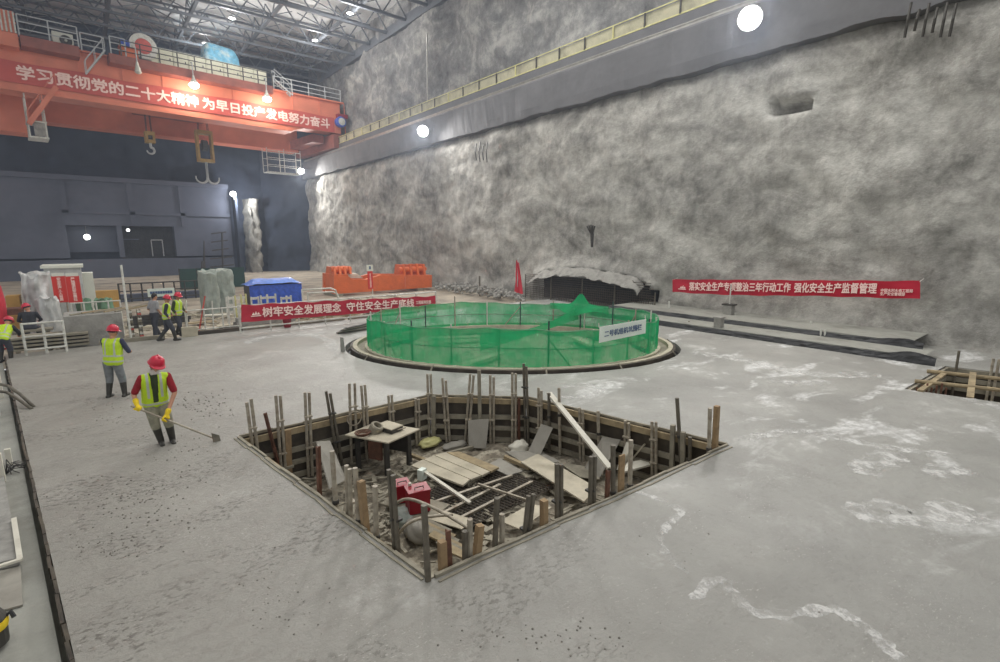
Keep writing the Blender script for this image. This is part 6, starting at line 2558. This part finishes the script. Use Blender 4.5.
        MB().tube([H + hrt * .1 * math.cos(q) - hup * (.0 + .095 * math.sin(q)) + lk * .03 for q in [i * math.pi / 10 for i in range(11)]], .005, 5).obj('chin_strap', m_dark, he)
        MB().lathe([(.096, -.045), (.1, -.02), (.1, .012)], H + hup * .03 - lk * .02, hup, 20).obj('hair', m_shirt_dark, t)
    else:
        bm = bmesh.new()
        chain(bm, [H + hup * .03 - lk * .03, H + hup * .065 - lk * .02], [.1, .098])
        chain(bm, [H - hup * .03 - lk * .05, H + hup * .03 - lk * .04], [.065, .09])
        skinned('hair', bm, m_eye, t, voxel, 3)
    if wear.get('towel'):
        bm = bmesh.new()
        for q in (-1, 0, 1):
            chain(bm, [P['neck'] + sf * .06 + srt * .04 * q - up * .01, P['neck'] + sf * .05 + srt * .06 * q + up * .05], [.03, .03])
        skinned('neck_cloth', bm, m_mask, t, voxel, 3)
    return t, W, P


def to_cam(p, turn=0):
    d = Vector((-p.x, -p.y))
    c, s = math.cos(math.radians(turn)), math.sin(math.radians(turn))
    return (d.x * c - d.y * s, d.x * s + d.y * c)


# --- first worker, raking the fresh concrete
p1 = GZ(165, 444, -.02)
f1 = Vector(to_cam(p1, 6)).normalized()
rt1 = Vector((f1.y, -f1.x))
tip = GZ(216, 439, .03)
hR = (.36, .24, .86)
q = (tip - p1)
tl_ = (q.x * rt1.x + q.y * rt1.y, q.x * f1.x + q.y * f1.y, q.z)
k = .335
hL = tuple(hR[i] + (tl_[i] - hR[i]) * k for i in range(3))
ax = (Vector(tl_) - Vector(hR)).normalized()
J1 = dict(pelvis=(.06, -.04, .86), chest=(.06, .06, 1.30), neck=(.04, .11, 1.47), head=(.0, .16, 1.60), shR=(.24, .08, 1.37), shL=(-.16, .08, 1.35),
          elR=(.38, .04, 1.08), elL=(-.24, .14, 1.02), haR=hR, haL=hL, hipR=(.15, -.04, .83), hipL=(-.04, -.04, .83), knR=(.12, .04, .45), knL=(-.09, .06, .45),
          anR=(.05, -.02, .06), anL=(-.13, -.0, .06), look=(-.12, .8, -.42), gripR=tuple(ax), gripL=tuple(ax))
t1, W1, _ = person('worker in a red helmet, hi-vis vest and yellow gloves raking the fresh concrete', p1, f1, J1,
                   dict(shirt=m_shirt_red, sleeve='short', vest_inner=m_shirt_green, trousers=m_trouser, gloves=True, towel=True), .0105)
rk = thing('concrete_rake', 'long handled concrete rake held by the worker in yellow gloves', 'rake', tip)
a = W1(hR) - (tip - W1(hR)).normalized() * .12
e = W1(tuple(tl_)) + Vector((0, 0, .16))
sh_end = W1(hR).lerp(tip, .985)
MB().tube([a, W1(hR), W1(hL), sh_end], .018, 10).obj('shaft', m_steel, rk)
dr_ = (tip - W1(hR)).normalized()
sd_ = Vector((dr_.y, -dr_.x, 0)).normalized()
MB().tube([sh_end, sh_end + dr_ * .05 + Vector((0, 0, -.0)), sh_end + dr_ * .07 + Vector((0, 0, -.04))], .014, 8).obj('neck', m_dark, rk)
c = sh_end + dr_ * .06
MB().prism([c - dr_ * .13 + Vector((0, -.04, .10)), c + dr_ * .03 + Vector((0, -.03, .12)), c + dr_ * .07 + Vector((0, -.07, -.10)), c - dr_ * .11 + Vector((0, -.09, -.12))], sd_ * .014).obj('blade', m_darkpost, rk)

# --- second worker, back to the camera
p2 = GZ(118, 397, -.02)
f2 = to_cam(p2, 180 - 32)
J2 = dict(pelvis=(.01, 0, .92), chest=(.03, .03, 1.34), neck=(.04, .04, 1.52), head=(0.06, .07, 1.65), shR=(.23, .03, 1.43), shL=(-.17, .03, 1.43),
          elR=(.33, .10, 1.15), elL=(-.22, .16, 1.16), haR=(.2, .34, 1.08), haL=(-.10, .36, 1.06), hipR=(.08, 0, .88), hipL=(-.12, 0, .88), knR=(.13, .05, .46), knL=(-.15, .03, .46),
          anR=(.17, 0, .07), anL=(-.17, -.05, .07), look=(.45, .9, -.15))
person('worker standing with back turned in hi-vis vest over dark sleeves and a red helmet', p2, f2, J2, dict(shirt=m_shirt_lilac, trousers=m_trouser_grey), .0125)

# --- three men walking past the far slab edge
def walk(s):
    return dict(pelvis=(0, 0, .92), chest=(0, .05, 1.33), neck=(0, .07, 1.5), head=(0, .10, 1.62), shR=(.2, .04, 1.41), shL=(-.2, .04, 1.41),
                elR=(.25, -.04 * s, 1.13), elL=(-.25, .12 * s, 1.13), haR=(.22, .12 - .05 * s, .92), haL=(-.22, .22, .95), hipR=(.1, 0, .88), hipL=(-.1, 0, .88),
                knR=(.1, .16 * s, .47), knL=(-.1, -.02 * s, .47), anR=(.1, .22 * s, .08), anL=(-.1, -.30 * s, .10), look=(.1, 1, -.25))


p3 = GZ(169, 341, 0)
person('striding man in a hi-vis vest beside the bareheaded man by the slab edge', p3, to_cam(p3, 95), walk(1), dict(shirt=m_shirt_dark, trousers=m_trouser_dark), .016, 'three men by the far slab edge')
p4 = GZ(157, 337, 0)
p4.y = max(p4.y, 23.0)
person('bareheaded man in grey shirt and dark trousers walking by the far slab edge', p4, to_cam(p4, 120), walk(-.5), dict(shirt=m_shirt_grey, trousers=m_trouser_dark, vest=False, helmet=False, sleeve='short', boots=False), .016, 'three men by the far slab edge')
p5 = GZ(180, 336, 0)
person('man in hi-vis vest with green sleeves, right of the striding man', p5, to_cam(p5, 60), walk(.6), dict(shirt=m_shirt_green, trousers=m_trouser_dark), .016, 'three men by the far slab edge')
# --- man sitting behind the low barrier
p6 = GY(31, 335, 24.95)
p6.z = .02
J6 = dict(pelvis=(0, 0, .70), chest=(.02, .06, 1.10), neck=(.02, .10, 1.27), head=(-.02, .14, 1.38), shR=(.22, .06, 1.17), shL=(-.2, .06, 1.17),
          elR=(.32, .16, .92), elL=(-.3, .16, .92), haR=(.2, .4, .82), haL=(-.18, .4, .82), hipR=(.1, .02, .68), hipL=(-.1, .02, .68), knR=(.16, .44, .58), knL=(-.16, .44, .58),
          anR=(.17, .42, .09), anL=(-.17, .42, .09), look=(-.2, 1, -.35))
person('man in black with a red helmet sitting behind the low barrier', p6, to_cam(p6, 170), J6, dict(shirt=m_shirt_dark, trousers=m_trouser_dark, vest=False, boots=False), .016)
# --- man at the left edge
p7 = GY(5, 352, 22.8)
p7.z = -.13
person('man in a hi-vis vest stooping at the left edge of the view', p7, to_cam(p7, 150),
       dict(pelvis=(0, -.06, .82), chest=(.0, .2, 1.10), neck=(0, .32, 1.22), head=(0, .42, 1.30), shR=(.2, .22, 1.14), shL=(-.2, .22, 1.14), elR=(.28, .36, .90), elL=(-.27, .36, .9),
            haR=(.16, .52, .78), haL=(-.14, .52, .78), hipR=(.1, -.06, .8), hipL=(-.1, -.06, .8), knR=(.12, .06, .44), knL=(-.12, .04, .44), anR=(.13, 0, .08), anL=(-.13, -.04, .08), look=(0, 1, -.6)),
       dict(shirt=m_shirt_dark, trousers=m_trouser_dark), .016)

bpy.context.view_layer.update()
_dg = bpy.context.evaluated_depsgraph_get()
for o, mats, fn, extra, org in PENDING:
    me = bpy.data.meshes.new_from_object(o.evaluated_get(_dg))
    me.materials.clear()
    for m in mats:
        me.materials.append(m)
    if extra:
        bm = bmesh.new()
        bm.from_mesh(me)
        for f in bm.faces:
            f.material_index = 0
        for c, r in extra:
            g = bmesh.ops.create_uvsphere(bm, u_segments=8, v_segments=6, radius=r, matrix=Matrix.Translation(c))
            for v in g['verts']:
                for f in v.link_faces:
                    f.material_index = 1
        bm.to_mesh(me)
        bm.free()
    for p in me.polygons:
        p.use_smooth = True
        if fn:
            p.material_index = fn(Vector(p.center))
        elif not extra:
            p.material_index = 0
    o.modifiers.clear()
    o.data = me

# ================================================================== CLODS OF FRESH CONCRETE ON THE SLAB
random.seed(21)
mb = MB()
for (u0, u1, v0, v1, n_, s_) in ((172, 236, 392, 418, 110, 1.0), (60, 150, 392, 430, 60, .8), (70, 200, 470, 530, 170, .8), (60, 170, 535, 560, 80, .7), (470, 640, 618, 656, 60, .7), (240, 330, 560, 640, 60, .6), (130, 230, 425, 470, 70, .8), (620, 780, 480, 600, 18, .7)):
    for i in range(n_):
        u, v = random.gauss((u0 + u1) / 2, (u1 - u0) / 4), random.gauss((v0 + v1) / 2, (v1 - v0) / 4)
        p = GZ(u, v, 0)
        if p.x < EDGE_X(p.y) + .1:
            continue
        r = random.uniform(.006, .02) * s_
        mb.lathe([(r * .8, -.004), (r, r * .3), (r * .55, r * .8)], p, (random.uniform(-.2, .2), random.uniform(-.2, .2), 1), 6)
tag(mb.obj('concrete_clods', m_clod), 'small dark clods of fresh concrete strewn over the slab', 'concrete clods', kind='stuff')

# thin dried slurry left on the slab
def slurry_mat():
    m, nt, N, L, P = _nodes('dried_slurry')
    tc = N.new('ShaderNodeTexCoord')
    n = N.new('ShaderNodeTexNoise')
    n.inputs['Scale'].default_value = 3.2
    n.inputs['Detail'].default_value = 8
    n.inputs['Roughness'].default_value = .72
    L.new(tc.outputs['Object'], n.inputs['Vector'])
    r = N.new('ShaderNodeMapRange')
    r.inputs['From Min'].default_value = .44
    r.inputs['From Max'].default_value = .60
    r.inputs['To Max'].default_value = .75
    L.new(n.outputs['Fac'], r.inputs['Value'])
    P.inputs['Base Color'].default_value = rgb(216, 215, 211)
    P.inputs['Roughness'].default_value = .7
    L.new(r.outputs[0], P.inputs['Alpha'])
    return m


m_slurry = slurry_mat()


def slurry(px, w, lab, seed):
    pts = [GZ(u, v, 0) for u, v in px]
    out = []
    for i in range(len(pts) - 1):
        p0, p1, p2, p3 = pts[max(i - 1, 0)], pts[i], pts[i + 1], pts[min(i + 2, len(pts) - 1)]
        for k in range(14):
            t = k / 14
            out.append(.5 * ((2 * p1) + (p2 - p0) * t + (2 * p0 - 5 * p1 + 4 * p2 - p3) * t * t + (3 * p1 - p0 - 3 * p2 + p3) * t ** 3))
    out.append(pts[-1])
    mb = MB()
    n = len(out)
    V, Fc = [], []
    for i, p in enumerate(out):
        d = (out[min(i + 1, n - 1)] - out[max(i - 1, 0)]).normalized()
        s = Vector((-d.y, d.x, 0))
        e = min(1, min(i, n - 1 - i) / 4) + .05
        a = w * e * (1 + .8 * fbm((i * .35, seed, 1), 3))
        b = w * e * (1 + .8 * fbm((i * .35, seed, 7), 3))
        V += [p + s * abs(a) + Vector((0, 0, .002)), p + Vector((0, 0, .005)), p - s * abs(b) + Vector((0, 0, .002))]
    for i in range(n - 1):
        for j in range(2):
            Fc.append((i * 3 + j, i * 3 + j + 1, i * 3 + j + 4, i * 3 + j + 3))
    mb._add(V, Fc)
    o = mb.obj('dried_slurry', m_slurry)
    tag(o, lab, 'dried slurry', kind='stuff')


slurry([(738, 441), (770, 434), (803, 431), (852, 441), (900, 449), (963, 457)], .13, 'long pale streak of dried slurry running from the pit corner towards the small pit', 1)
slurry([(856, 473), (876, 462), (900, 452)], .22, 'short pale patch of dried slurry below the long streak', 2)
slurry([(932, 476), (949, 468), (972, 476)], .2, 'small pale patch of dried slurry right of the short patch', 3)
slurry([(690, 352), (720, 356), (754, 362), (790, 372), (837, 375), (880, 374)], .28, 'pale streak of dried slurry between the round kerb and the small pit', 4)
slurry([(768, 379), (800, 383), (830, 381)], .22, 'pale patch of dried slurry in the middle of the slab towards the wall', 5)
slurry([(860, 520), (885, 510), (920, 520), (960, 512), (975, 524)], .28, 'broad pale patch of dried slurry on the slab at the right', 6)
slurry([(690, 600), (720, 580), (754, 612), (832, 610), (850, 618), (880, 640), (905, 664)], .07, 'bent pale edge line of dried slurry on the slab in front', 7)
slurry([(633, 491), (660, 500), (681, 512), (668, 524), (660, 545), (690, 575)], .05, 'thin zigzag line of dried slurry near the pit edge', 8)
slurry([(562, 388), (580, 384), (600, 388), (590, 396), (560, 397)], .12, 'pale ring of dried slurry between the pit and the round kerb', 9)
slurry([(962, 398), (985, 404), (1006, 410)], .2, 'pale slurry streak before the small pit', 10)
slurry([(246, 344), (270, 336), (320, 336), (334, 352)], .22, 'pale slurry streak before the front banner', 11)
# ================================================================== DUSTY AIR OF THE HALL
m, nt, N, L, P = _nodes('dusty_air')
N.remove(P)
vs = N.new('ShaderNodeVolumeScatter')
vs.inputs['Color'].default_value = (.72, .82, 1.0, 1)
vs.inputs['Density'].default_value = .0023
vs.inputs['Anisotropy'].default_value = .3
L.new(vs.outputs[0], N['Material Output'].inputs['Volume'])
hz = MB().box((3, 40, 12.6), (42, 66, 25.6)).obj('dust_haze', m)
tag(hz, 'thin dusty haze hanging in the air of the far end of the hall', 'haze', kind='stuff')
hz.display_type = 'WIRE'
SC.cycles.volume_bounces = 0
